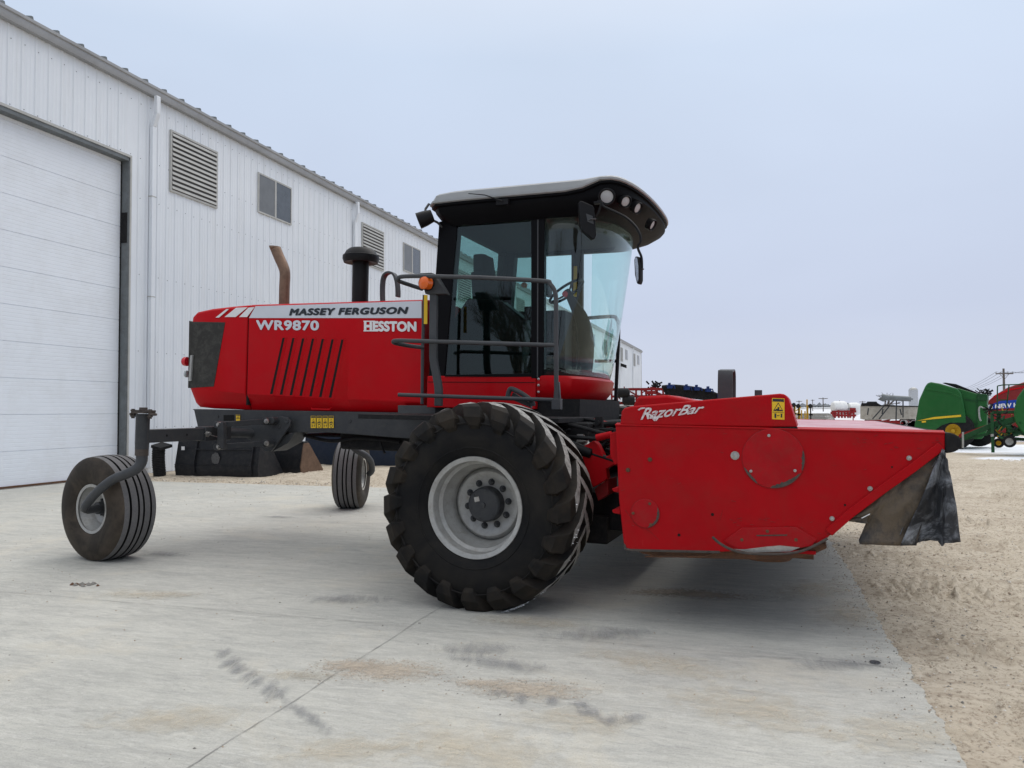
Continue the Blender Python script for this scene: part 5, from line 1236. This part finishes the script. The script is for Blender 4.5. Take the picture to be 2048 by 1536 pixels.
# buckets by the wall, in the wall frame
def bucket(name, s0, n0, n1, hgt, depth, mat, label, edge_mat=None, dec=False):
    o = empty(name, WF.mat @ Matrix.Translation((s0, -n0, 0)), label=label, category='bucket', group=None)
    n1 -= n0; sd = [(0, .02), (-.04, hgt * .25), (.10, hgt), (.30, hgt), (depth, .05), (depth * .95, 0)]
    m = MB()
    for v0 in (0, n1 - .03): MB().prism([(a, -v0, b) for a, b in sd], (0, -.03, 0)).build('side_plate', edge_mat or mat, o, .004)
    m = MB(); m.prism([(0, -.03, .02), (-.04, -.03, hgt * .25), (.10, -.03, hgt), (.14, -.03, hgt), (.0, -.03, hgt * .25), (.04, -.03, .06), (depth * .95, -.03, .03), (depth * .95, -.03, 0)], (0, -(n1 - .06), 0)); m.build('shell', mat, o)
    m = MB(); m.box((.06, -.0, hgt), (.26, -n1, hgt + .04)); m.build('top_lip', mat, o, .004)
    return o
cb1 = WF.inv @ G(345, 953); cb2 = WF.inv @ G(512, 957)
b1 = bucket('loader_bucket', cb1.x + .1, -cb1.y, -cb2.y, .90, .95, 'bucket', 'black loader bucket with two upright ribs and a white sticker near the shed wall')
nn = -cb2.y + cb1.y
m = MB()
for f in (.245, .93, .26): pass
for n_ in (.24 * nn, .92 * nn):
    m.prism([(-.045, -n_, .05), (-.085, -n_, .3), (.06, -n_, .93), (.1, -n_, .93), (0, -n_, .3)], (0, -.035, 0))
m.bar((.0, -.24 * nn, .62), (.0, -.92 * nn, .62), .03, .03); m.bar((-.045, 0, .27), (-.045, -nn, .27), .01, .012); m.build('rib', 'bucket', b1, .004)
m = MB(); m.box((.012, -.075 * nn, .60), (.016, -.115 * nn, .68)); o = m.build('sticker', 'white', b1); o.location = (-.03, 0, 0); o.rotation_euler = (0, 0, 0)
m = MB(); m.prism([(.0, -(.50 + (.05 + .012 * noise.noise(Vector((t * 3, 0, 0)))) * math.cos(t)) * nn, .42 + .13 * math.sin(t) * (1 + .3 * noise.noise(Vector((t * 2.2, 4, 0))))) for t in [k * math.pi / 14 for k in range(28)]], (.004, 0, 0)); o = m.build('scuffed_patch', surf('grey_scuff', (.10, .10, .10), .7, dirt=(.02, .02, .022), damt=1, dscale=14), b1); o.location = (-.032, 0, 0)
q = WF.inv @ G(585, 948)
b2 = bucket('digging_bucket', q.x, -q.y - 1.9, -q.y + .25, .72, .95, 'bucket', 'worn dark bucket with a rusty brown side plate, second from the shed wall', 'exhaust')
q = WF.inv @ G(640, 938)
b3 = bucket('large_bucket', q.x + 1.2, -q.y - 1.2, -q.y + 1.6, 1.25, 1.6, 'navy', 'big navy blue bucket standing behind the rusty edged one')
q = WF.inv @ G(770, 930)
bd = empty('dump_body', WF.mat @ Matrix.Translation((q.x + 1.8, q.y + 1.9, 0)), label='dark navy truck body with a round hole, seen under the windrower', category='truck body')
m = MB(); m.box((0, 0, .35), (.1, -3.6, 1.6)); m.box((.1, -3.4, .35), (2.5, -3.6, 1.5)); m.build('panel', 'navy', bd, .01)
m = MB(); m.box((-.02, -.3, .25), (.02, -3.5, .33)); m.build('sill', 'red_old', bd)
m = MB(); m.box((-.03, -1.1, 1.0), (-.001, -1.3, 1.05)); m.build('marker_lamp', 'orange', bd)
m = MB(); m.lathe((-.002, -2.6, .75), [(0, .2), (0, .001)], 24, ax='u'); m.build('round_hole', 'dark', bd)

# red baler group on the right --------------------------------------------------
Y1 = 29.0
Mg = PF(1890, 880, Y1, R(-33))
gb = empty('green_baler', Mg, label='large green round baler with a yellow stripe, left of the two green machines', category='baler')
prof = [(1830, 862), (1829, 850), (1834, 825), (1838, 800), (1850, 773), (1855, 766), (1862, 764), (1880, 767), (1915, 777), (1922, 787), (1928, 810), (1933, 846), (1900, 846), (1884, 851), (1874, 858), (1866, 868)]
m = MB(); m.prism(lpoly(Mg, prof), (0, 2.4, 0)); sh_ = m.build('tailgate', 'jdgreen', gb, .05)
m = MB(); m.prism(lpoly(Mg, [(1848, 779), (1851, 775), (1900, 783), (1921, 793), (1922, 797), (1900, 787)], -.02), (0, .03, 0)); m.build('crease', 'jdgreen', sh_, .01)
m = MB(); m.prism(lpoly(Mg, [(1834, 841.5), (1868, 834), (1922, 829.5), (1922, 833.5), (1870, 838)], -.02), (0, .01, 0)); m.build('stripe', 'yellow', sh_)
m = MB(); m.prism(lpoly(Mg, [(1843.5, 842), (1852, 841.5), (1852, 844.5), (1843.5, 845.5)], -.02), (0, .01, 0)); m.build('number_mark', 'yellow', sh_)
m = MB(); m.prism(lpoly(Mg, [(1915, 776), (1955, 788), (1972, 791), (1974, 800), (1974, 862), (1964, 878), (1930, 878), (1915, 858), (1933, 846), (1928, 810)], .25), (0, 1.9, 0)); m.build('baler_body', 'jdgreen', gb, .03)
m = MB(); m.prism(lpoly(Mg, [(1884, 766), (1890, 765), (1912, 768), (1952, 784), (1953, 788), (1915, 777)], .5), (0, 1.6, 0)); m.build('net_cover', 'black_m', gb, .02)
m = MB(); m.prism(lpoly(Mg, [(1954, 786), (1975, 789), (1975, 801), (1954, 801)], .2), (0, 1.9, 0)); m.build('front_box', 'green2', gb, .02)
m = MB(); m.prism(lpoly(Mg, [(1933, 846), (1956, 846), (1956, 848), (1933, 848)], .22), (0, .02, 0)); m.prism(lpoly(Mg, [(1953, 795), (1955, 795), (1955, 860), (1953, 860)], .22), (0, .02, 0)); m.prism(lpoly(Mg, [(1930, 798), (1953, 801), (1953, 803), (1930, 800)], .22), (0, .02, 0)); m.build('panel_line', 'green2', gb)
c = DP(Mg, 1906, 866); c.y = .25; simple_wheel('wheel', gb, (c.x, .28, .62), .72, .5, 'v', rim='wheel_yellow', rr=.36)
c = DP(Mg, 1953, 870); simple_wheel('wheel', gb, (c.x, 1.9, .6), .62, .5, 'v', rim='wheel_yellow', rr=.4)
m = MB(); m.tube(spline([DP(Mg, 1961, 813, ly=-.05), DP(Mg, 1958, 818, ly=-.05), DP(Mg, 1959, 835, ly=-.05), DP(Mg, 1962, 842, ly=-.05)], 4), .03, 8); m.tube([DP(Mg, 1961, 813, ly=-.05), DP(Mg, 1970, 818, ly=-.05)], .025, 8); m.build('handrail', 'rim', gb)
m = MB(); random.seed(21)
for i in range(60):
    a = DP(Mg, random.uniform(1958, 1984), random.uniform(782, 792), ly=random.uniform(.3, 1.5)); m.tube([a, a + Vector((random.uniform(-.15, .15), 0, random.uniform(.0, .12)))], .02, 5)
m.build('hose_bundle', 'black_m', gb)['kind'] = 'stuff'
# red baler behind
Mr = PF(2020, 880, 36.0, R(-34))
rb = empty('red_baler', Mr, label='maroon red round baler with a blue lettered band behind the green machines', category='baler')
m = MB(); m.prism(lpoly(Mr, [(1970, 855), (1970, 820), (1974, 805), (1990, 790), (2015, 775), (2048, 764), (2085, 760), (2120, 775), (2130, 810), (2125, 860), (2000, 866)]), (0, 2.4, 0)); rs_ = m.build('side_shell', 'nhred', rb, .06)
m = MB(); m.prism(lpoly(Mr, [(1975, 803), (1992, 792), (2020, 781), (2060, 773), (2060, 771), (2018, 778.5), (1990, 790)], -.03), (0, .04, 0)); m.build('crease', 'red', rs_, .01)
m = MB(); m.prism(lpoly(Mr, [(1972, 813), (2000, 802), (2080, 796), (2080, 813), (1990, 818), (1980, 821)], -.02), (0, .01, 0)); bd_ = m.build('band', 'blue', rs_)
lettering('band_lettering', 'NEW HOLLAND', [DP(Mr, 1990, 817.5, ly=-.035), DP(Mr, 2096, 809, ly=-.035), DP(Mr, 2096, 800, ly=-.035), DP(Mr, 1990, 808.5, ly=-.035)], 'white', bd_, bold=.04)
m = MB(); m.lathe(DP(Mr, 1980, 814, ly=-.03), [(0, .12), (0, .04)], 10); m.build('leaf_mark', 'white', bd_)
m = MB(); m.prism(lpoly(Mr, [(1976, 822), (1984, 820), (1984, 842), (1976, 842)], -.01), (0, .01, 0)); m.build('panel', 'red_old', rs_)
for px in (2010, 2090): c = DP(Mr, px, 870); simple_wheel('wheel', rb, (c.x, .5, .6), .62, .5, 'v')
# second green machine at the edge, drawbar towards the left
Mh = PF(2030, 885, 24.5, R(-36))
g2 = empty('green_hay_machine', Mh, label='green machine at the right edge with long drawbar, jack and two small wheels', category='baler')
m = MB(); m.prism(lpoly(Mh, [(2048, 776), (2075, 765), (2140, 765), (2150, 880), (2060, 880), (2040, 860), (2029, 842), (2027, 825), (2034, 795)]), (0, 2.2, 0)); m.build('side_shell', 'jdgreen', g2, .05)
m = MB()
Bx = lambda a, b, r, ly=.3, mm=None: (mm or m).bar(DP(Mh, *a, ly=ly), DP(Mh, *b, ly=ly), r, r)
Bx((1925, 876), (1985, 850), .16); Bx((1985, 850), (2030, 838), .18); Bx((1922, 880), (1975, 868), .08); Bx((1975, 868), (1990, 850), .10); Bx((1984, 825), (1986, 905), .09, .1); Bx((1984, 825), (2030, 824), .10); Bx((2000, 858), (2030, 840), .10); Bx((2000, 838), (2035, 870), .12); Bx((2015, 860), (2060, 870), .12); Bx((1990, 850), (2060, 862), .10, .8); Bx((2005, 875), (2060, 880), .10, .8); Bx((1998, 822), (1996, 858), .12, .5); Bx((2018, 838), (2016, 872), .12, .5)
m.build('drawbar', 'green2', g2, .01)
m = MB(); Bx((1918, 872), (1975, 852), .10, .9, m); Bx((1920, 874), (1960, 862), .05, .6, m); m.build('driveline', 'red_old', g2)
m = MB()
for a, b in (((1994, 822), (1995, 772)), ((1995, 772), (2005, 770)), ((2005, 770), (2060, 768)), ((2013, 815), (2018, 770)), ((1995, 800), (2016, 800))): Bx(a, b, .035, .4, m)
m.build('ladder_rail', 'green2', g2)
simple_wheel('wheel', g2, DP(Mh, 1997.5, 886, ly=.4), .155, .14, 'v', rim='wheel_yellow'); simple_wheel('wheel', g2, DP(Mh, 2019, 883, ly=.3), .19, .16, 'v', rim='rim', rr=.6)
m = MB(); m.tube([DP(Mh, 1984, 868, ly=.05), DP(Mh, 1985, 873, ly=.05)], .045, 8); m.tube([DP(Mh, 1926, 864, ly=.1), DP(Mh, 1926, 896, ly=.1)], .03, 8); m.build('jack', 'rim', g2)
m = MB(); random.seed(8)
for i in range(45):
    a = DP(Mh, random.uniform(1986, 2040), random.uniform(822, 872), ly=random.uniform(-.1, .8)); b = a + Vector((random.uniform(-.25, .25), random.uniform(-.1, .1), random.uniform(-.18, .18))); m.tube([a, (a + b) / 2 + Vector((0, 0, -.04)), b], random.uniform(.01, .035), 5, random.choice((0, 0, 1, 2)))
m.build('linkage', ['green2', 'black_m', 'wheel_yellow'], g2)['kind'] = 'stuff'
m = MB()
for i in range(60):
    t = random.random() * 6.28; a = DP(Mh, 1981, 818, ly=.3); m.tube([a, a + Vector((.22 * math.cos(t), random.uniform(-.1, .1), .18 * math.sin(t)))], .008, 4)
m.build('coiled_hose', 'black_m', g2)['kind'] = 'stuff'

# cream spreader trailer with auger --------------------------------------------
Mc = PF(1780, 850, 46.0, R(-24))
tr = empty('grain_cart', Mc, label='long dirty cream grain cart with black tarp and raised auger beside the green baler', category='trailer')
m = MB(); m.prism(lpoly(Mc, [(1721, 838), (1721, 811), (1840, 812), (1840, 838), (1735, 840)]), (0, 2.6, 0)); bx_ = m.build('box', 'cream', tr, .02)
m = MB(); m.prism(lpoly(Mc, [(1722, 811), (1723, 806), (1755, 806), (1762, 810), (1840, 812), (1840, 814), (1722, 812)], -.03), (0, .3, 0)); m.build('tarp', 'black_m', tr)
m = MB(); m.prism(lpoly(Mc, [(1735, 803), (1753, 803), (1755, 806), (1733, 806)], .2), (0, 1.5, 0)); m.build('hatch', 'dgrey', tr)
m = MB(); m.tube([DP(Mc, 1763, 794.5, ly=-.4), DP(Mc, 1775, 795.5, ly=-.4), DP(Mc, 1822, 798, ly=-.4)], [.22, .17, .15], 12); m.tube([DP(Mc, 1763, 794, ly=-.4), DP(Mc, 1769, 802, ly=-.4)], [.25, .08], 8); m.tube([DP(Mc, 1822, 798, ly=-.4), DP(Mc, 1826, 798, ly=-.4)], .05, 8); m.build('auger', 'jamb', tr)
m = MB()
for a, b in (((1793, 798), (1792, 845)), ((1806, 793), (1806, 835)), ((1745, 838), (1768, 812)), ((1758, 838), (1778, 813)), ((1737, 816), (1735, 830)), ((1766, 818), (1764, 828)), ((1800, 818), (1803, 830))): m.bar(DP(Mc, *a, ly=-.45), DP(Mc, *b, ly=-.45), .07, .07)
m.build('brace', 'dgrey', tr)
Mt = PF(1780, 850, 40.0)
ri = empty('red_tillage_tool', Mt, label='low folded red tillage tool standing in front of the cream grain cart', category='implement')
m = MB(); random.seed(4)
for i in range(34):
    x = random.uniform(1742, 1828); y = random.uniform(841, 853); a = DP(Mt, x, y); m.bar(a, a + Vector((random.uniform(.2, 1.0), random.uniform(-.3, .3), random.uniform(-.1, .1))), .06, .06)
m.bar(DP(Mt, 1740, 843), DP(Mt, 1830, 845), .12, .12); m.bar(DP(Mt, 1745, 849), DP(Mt, 1830, 852), .1, .1)
for x in range(1745, 1830, 8): m.bar(DP(Mt, x, 843), DP(Mt, x + 2, 862), .05, .05)
m.build('frame', 'red_old', ri)
m = MB()
for i in range(14): a = DP(Mt, random.uniform(1805, 1830), random.uniform(845, 856), ly=-.2); m.lathe(a, [(0, .001), (0, .14), (.03, .14), (.03, .001)], 10)
m.build('disc_blade', 'steel', ri)
# white tank sprayer
Mk = PF(1692, 830, 72.0)
tk = empty('tank_sprayer', Mk, label='pair of white poly tanks on a red sprayer frame in the distance', category='sprayer')
m = MB()
for x0, x1, y in ((1663, 1694, 815), (1695, 1720, 818)):
    a, b = DP(Mk, x0, y), DP(Mk, x1, y); d_ = (b - a).length; m.lathe(a, [(0, .001), (.02, .3), (.12, .52), (.3, .6), (d_ - .3, .6), (d_ - .12, .52), (d_, .3), (d_, .001)], 20, ax='u')
m.build('tank', 'tank', tk)
m = MB(); random.seed(6)
for x in range(1665, 1713, 6): m.bar(DP(Mk, x, 820 + random.random() * 3, ly=-.7), DP(Mk, x + random.uniform(-2, 2), 836, ly=-.7), .14, .14)
for y in (823, 831): m.bar(DP(Mk, 1664, y, ly=-.7), DP(Mk, 1712, y, ly=-.7), .12, .18)
m.bar(DP(Mk, 1665, 823, ly=-.75), DP(Mk, 1680, 831, ly=-.75), .1, .1); m.bar(DP(Mk, 1698, 831, ly=-.75), DP(Mk, 1711, 820, ly=-.75), .1, .1)
m.bar(DP(Mk, 1662, 826), DP(Mk, 1715, 826), .25, .25); m.bar(DP(Mk, 1700, 819, ly=-.7), DP(Mk, 1711, 819, ly=-.7), .12, .3); m.build('frame', 'red_old', tk)
m = MB(); m.bar(DP(Mk, 1671, 807), DP(Mk, 1696, 807), .1, .1); m.build('hand_rail', 'dgrey', tk)
# cultivator with pale yellow uprights
Mu = PF(1605, 830, 40.0)
cv = empty('yellow_cultivator', Mu, label='field cultivator with pale yellow uprights and black round lamps, left of the white tanks', category='implement')
m = MB()
for x, y0, y1 in ((1590, 812, 838), (1597, 815, 838), (1599, 815, 838), (1614, 799, 836), (1615.5, 812, 838), (1603, 820, 838), (1610, 822, 838)): m.bar(DP(Mu, x, y0), DP(Mu, x, y1), .05, .05)
for a, b in (((1592, 822), (1602, 814)), ((1608, 828), (1618, 828)), ((1594, 829), (1602, 829)), ((1585, 826), (1600, 826))): m.bar(DP(Mu, *a), DP(Mu, *b), .045, .045)
m.build('frame', 'wheel_yellow', cv)
for x, y in ((1588, 810), (1597, 812), (1621, 812)):
    m = MB(); c = DP(Mu, x, y); m.lathe(c, [(-.08, .001), (-.08, .10), (0, .12), (.03, .11), (.03, .001)], 16, ax=(.5, -1, .2)); m.bar(c, c + Vector((0, 0, -.75)), .05, .05); m.bar(c + Vector((-.08, 0, -.45)), c + Vector((.1, 0, -.45)), .05, .08); m.build('lamp', 'black_m', cv)
Mv = PF(1620, 830, 52.0)
wt = empty('row_of_tines', Mv, label='long row of curved pale spring tines lying in snow behind the yellow cultivator', category='implement')
m = MB()
for i in range(34):
    x = 1590 + i * 1.9; a = DP(Mv, x, 838); m.tube(spline([a + Vector((-.3, 0, -.25)), a + Vector((-.1, 0, .25)), a + Vector((.25, 0, .35)), a + Vector((.6, 0, -.1))], 3), .022, 5)
m.bar(DP(Mv, 1588, 836), DP(Mv, 1655, 836), .1, .1); m.build('tine', 'rim', wt)

# red planter/cultivator behind the header with blue boxes and tyres --------------------
Yp = 21.0; Mp = PF(1330, 800, Yp, R(-6))
pl_ = empty('folded_cultivator', Mp, label='folded red tillage implement with small black tyres behind the mower header', category='implement')
m = MB(); L_ = lambda a, b, r=.05, ly=0: m.bar(DP(Mp, *a, ly=ly), DP(Mp, *b, ly=ly), r, r)
for ly in (0, 1.2):
    L_((1222, 779), (1330, 778), .07, ly); L_((1225, 793), (1330, 792), .06, ly); L_((1222, 806), (1400, 808), .08, ly)
    for x in (1223, 1234, 1252, 1272, 1283, 1292, 1303, 1314, 1326): L_((x, 778), (x + 1, 812), .05, ly)
L_((1286, 778), (1300, 792), .04); L_((1303, 790), (1315, 778), .04); L_((1290, 785), (1312, 785), .09); L_((1300, 775), (1332, 781), .05); L_((1260, 783), (1290, 800), .04); L_((1310, 783), (1345, 800), .05)
for i in range(30): a = DP(Mp, random.uniform(1240, 1340), random.uniform(777, 805), ly=random.uniform(0, 1)); m.bar(a, a + Vector((random.uniform(-.3, .3), 0, random.uniform(-.12, .12))), .03, .03)
m.build('frame', 'red_old', pl_)
for x, y, r in ((1246, 786, .24), (1258, 801, .24)): simple_wheel('wheel', pl_, DP(Mp, x, y, ly=-.2), r * .55, .30, (1, -.12, .0), rim='black_m')
m = MB(); m.lathe(DP(Mp, 1247, 786, ly=-.2), [(-.16, .001), (-.17, .08), (-.12, .10), (.12, .10), (.17, .08), (.16, .001)], 20, ax='u'); m.lathe(DP(Mp, 1257, 801, ly=-.2), [(-.16, .001), (-.17, .07), (-.12, .09), (.12, .09), (.17, .07), (.16, .001)], 20, ax='u'); m.build('gauge_tyre', 'black_m', pl_)
m = MB(); random.seed(15)
for i in range(30): a = DP(Mp, random.uniform(1298, 1318), random.uniform(767, 778), ly=.3); m.tube([a, a + Vector((random.uniform(-.12, .12), 0, random.uniform(-.1, .1)))], .025, 5)
m.build('hydraulic_block', 'black_m', pl_)
Mq = PF(1380, 800, 19.0)
hb_ = empty('planter_bar', Mq, label='black hose bundle carrying small blue boxes beside the grey loop', category='implement')
for i in range(9):
    o_ = i * .035; p = spline([DP(Mq, 1325 + i, 774 + i * 1.6), DP(Mq, 1350, 772.5 + i * 2.0, ly=.1), DP(Mq, 1390, 777 + i * 2.2), DP(Mq, 1425, 786 + i * 1.6), DP(Mq, 1448, 797 + i)], 6); MB().tube(p, .045, 8).build('hose', 'black_m', hb_)
MT['blue_dk'] = surf('dark_blue_box', (.01, .03, .13), .6)
for x, y in ((1340, 773), (1374, 776), (1394, 777), (1417, 780), (1441, 792)):
    m = MB(); c = DP(Mq, x, y, ly=-.1); m.box(c + Vector((-.07, -.08, -.05)), c + Vector((.05, .08, .04))); m.box(c + Vector((-.04, -.1, .04)), c + Vector((.0, .05, .09))); m.tube([c, c + Vector((.1, 0, .02)), c + Vector((.12, 0, -.06))], .02, 6); m.build('row_box', 'blue_dk', hb_, .008)
m = MB(); L2 = lambda a, b, r: m.bar(DP(Mq, *a), DP(Mq, *b), r, r); L2((1325, 800), (1450, 806), .08); m.build('bar', 'black_m', hb_)

# supports that carry the far implements on the ground
def legs(Mx, root, pxs, ytop, mat, r=.07, lys=(0, 1.0), name='stand'):
    for px in pxs:
        for ly in lys:
            a = DP(Mx, px, ytop, ly=ly); m = MB(); m.bar((a.x, a.y, -.05), a, r, r, up=(0, 1, 0)); m.box((a.x - .14, a.y - .14, -.05), (a.x + .14, a.y + .14, .03)); m.build(name, mat, root)
legs(Mp, pl_, (1226, 1292, 1345), 806, 'red_old', lys=(0, 1.2)); legs(Mq, hb_, (1340, 1440), 803, 'black_m', lys=(0,)); legs(Mu, cv, (1590, 1614), 836, 'wheel_yellow', lys=(0,)); legs(Mv, wt, (1592, 1620, 1650), 836, 'rim', lys=(0,)); legs(Mk, tk, (1668, 1706), 826, 'red_old', lys=(0,)); legs(Mt, ri, (1748, 1785, 1822), 845, 'red_old', lys=(0,))
for px in (1745, 1815):
    for ly in (.2, 2.4): c = DP(Mc, px, 838, ly=ly); simple_wheel('wheel', tr, (c.x, ly, .50), .52, .35, 'v')

# silo, poles, wires, bare tree ------------------------------------------------------
Ms = PF(1827, 805, 250)
si = empty('silo', Ms, label='pale grey round farm silo with a domed top far behind the green baler', category='silo')
zt_s = DP(Ms, 1827, 780).z; m = MB(); r_s = abs(DP(Ms, 1835.5, 790).x - DP(Ms, 1818.5, 790).x) / 2
m.lathe((0, 0, -1), [(0, r_s), (zt_s + 1, r_s)], 32, ax='w')
for k in range(14): m.lathe((0, 0, k * zt_s / 14), [(0, r_s + .001), (.04, r_s + .04), (.08, r_s + .001)], 32, ax='w')
m.build('shell', 'concrete_silo', si); m = MB(); m.lathe((0, 0, zt_s), [(0, r_s + .05), (.5, r_s * .8), (.8, r_s * .45), (.9, .001)], 32, ax='w'); m.build('dome', 'rim', si)
def pole(px, py, Y, label, yaw=0, arm=2.6, group=None):
    p = D(px, py, Y); h = p.z; o = empty('utility_pole', Matrix.Translation((p.x, p.y, 0)) @ Matrix.Rotation(yaw, 4, 'Z'), label=label, category='utility pole', group=group)
    m = MB(); m.tube([(0, 0, -1.0), (0, 0, h)], [.19, .12] if Y < 300 else [.28, .22], 10); m.build('post', 'wood', o)
    m = MB(); t = .12 if Y < 300 else .3; m.box((-arm / 2, -.22, h - .75), (arm / 2, -.10, h - .75 + t * 1.2))
    m.bar((-arm * .28, -.15, h - .7), (0, -.15, h - 1.4), .04, .04); m.bar((arm * .28, -.15, h - .7), (0, -.15, h - 1.4), .04, .04); a = m.build('crossarm', 'wood', o)
    m = MB()
    for x in (-arm * .48, -arm * .2, arm * .2, arm * .48): m.lathe((x, -.16, h - .6), [(0, .04), (.08, .06), (.16, .04), (.18, .001)], 8, ax='w')
    m.build('insulator', 'rim', a); return o, h
YP = 100.0
op, hp = pole(2007, 737, YP, 'wooden utility pole with a wide crossarm, standing tall above the red baler', arm=2.25)
far = [pole(1646, 795, 420, 'tallest of the far utility poles on the horizon, just left of the white tanks', arm=5), pole(1598, 801, 520, 'leftmost small utility pole on the horizon right of the header box', arm=4), pole(1679, 801, 480, 'small utility pole on the horizon directly behind the white tanks', arm=5), pole(1725, 802, 500, 'small utility pole on the horizon at the left end of the cream cart', arm=4), pole(1625, 799, 600, 'faint utility pole on the horizon between two taller far poles', arm=3)]
def wire(pa, pb, sag): 
    pa, pb = Vector(pa), Vector(pb); return [pa + (pb - pa) * t + Vector((0, 0, -sag * 4 * t * (1 - t))) for t in lin(0, 1, 20)]
pc = op.matrix_world.translation; lf_ = D(1900, 777, 190); rt_ = D(2200, 640, 60)
wr = MB()
for x, dy in ((-1.05, 0), (-.4, 0), (.4, 0), (1.05, 0)):
    a = pc + Vector((x, -.16, hp - .42)); wr.tube(wire(a, Vector((lf_.x + x * 1.4, lf_.y, hp - .6)), 1.0), .022, 4); wr.tube(wire(a, Vector((rt_.x + x, 62 - x * .5, hp - .5)), .8), .018, 4)
wr.tube(wire(pc + Vector((0, 0, hp - 3.0)), Vector((lf_.x, lf_.y, hp - 3.6)), .8), .022, 4); wr.tube(wire(pc + Vector((0, 0, hp - 3.0)), Vector((rt_.x, 62, hp - 3)), .8), .018, 4)
wr.build('wire', 'dgrey', op).matrix_parent_inverse = op.matrix_world.inverted()
def bare_tree(name, base, h, seed, label, spread=.55, depth=6, r0=None, group=None):
    random.seed(seed); rt_ = MB(); br = MB()
    def grow(mb, p, d, L, r, k):
        q = [p]; dd = d.copy(); n = 4
        for i in range(n): dd = (dd + Vector((random.gauss(0, .10), random.gauss(0, .10), random.gauss(.03, .06)))).normalized(); q.append(q[-1] + dd * L / n)
        mb.tube(q, [r * (1 - .35 * i / n) for i in range(n + 1)], 6 if k < 2 else 4, cap=False)
        if k >= depth: return
        for j in range(3 if k < 5 else 2):
            ax = Vector((random.gauss(0, 1), random.gauss(0, 1), random.gauss(0, .3))).normalized(); nd_ = (dd + ax * random.uniform(spread * .6, spread * 1.3)).normalized()
            grow(br, q[random.choice((2, 3, 4, 4))], nd_, L * random.uniform(.62, .82), r * .58, k + 1)
    grow(rt_, Vector((0, 0, -.2)), Vector((0, 0, 1)), h * .3, r0 or h * .022, 0)
    o = empty(name, Matrix.Translation(base), label=label, category='tree', group=group)
    rt_.build('trunk', 'bark', o, fix=False); br.build('crown', 'bark', o, fix=False); return o
b_ = D(1769, 815, 170); hh = (D(1769, 781, 170).z)
bare_tree('bare_tree', (b_.x, b_.y, 0), hh * 1.15, 3, 'small bare winter tree above the cream grain cart', r0=.34, depth=5, spread=.8)
# yard trees behind the camera: only their reflection shows in the cab's side window
for i, (x, y, h) in enumerate(((-14, -16, 11), (-19, -14, 9.5), (-9.5, -19, 12), (-24, -20, 11))): bare_tree('bare_tree', (x, y, 0), h, 30 + i, 'bare winter tree across the yard, mirrored darkly in the cab door glass', depth=6, spread=.5, group='trees across the yard')
# distant ridge with pale fields and tree line
m = MB(); xs = lin(-1200, 1800, 160); n = len(xs)
v0 = []; 
for j, (y, zf) in enumerate(((900, 0), (1500, 1), (2300, 1.6))): v0 += [(x, y, -.5 + zf * (6 + 3 * noise.noise(Vector((x * .003, j, 0)))) ) for x in xs]
m.add(v0, [(j * n + i, j * n + i + 1, (j + 1) * n + i + 1, (j + 1) * n + i) for j in range(2) for i in range(n - 1)])
MT['field'] = surf('snowy_far_fields', (.46, .47, .48), .9, dirt=(.30, .29, .27), damt=.8, dscale=.01)
tag(m.build('hills', 'field', fix=False), kind='structure')
m = MB(); random.seed(9)
for i in range(900):
    x = random.uniform(200, 1500); y = random.uniform(1300, 1500); h = 6 + 6 * random.random() ** 2
    if noise.noise(Vector((x * .006, 0, 0))) < .05: continue
    stone(m, (x, y, 6), h * .7)
MT['treeline'] = surf('far_treeline', (.20, .21, .22), 1)
tag(m.build('far_treeline', ['treeline'] * 3, fix=False), 'faint grey line of bare trees along the far horizon', 'trees', kind='stuff')
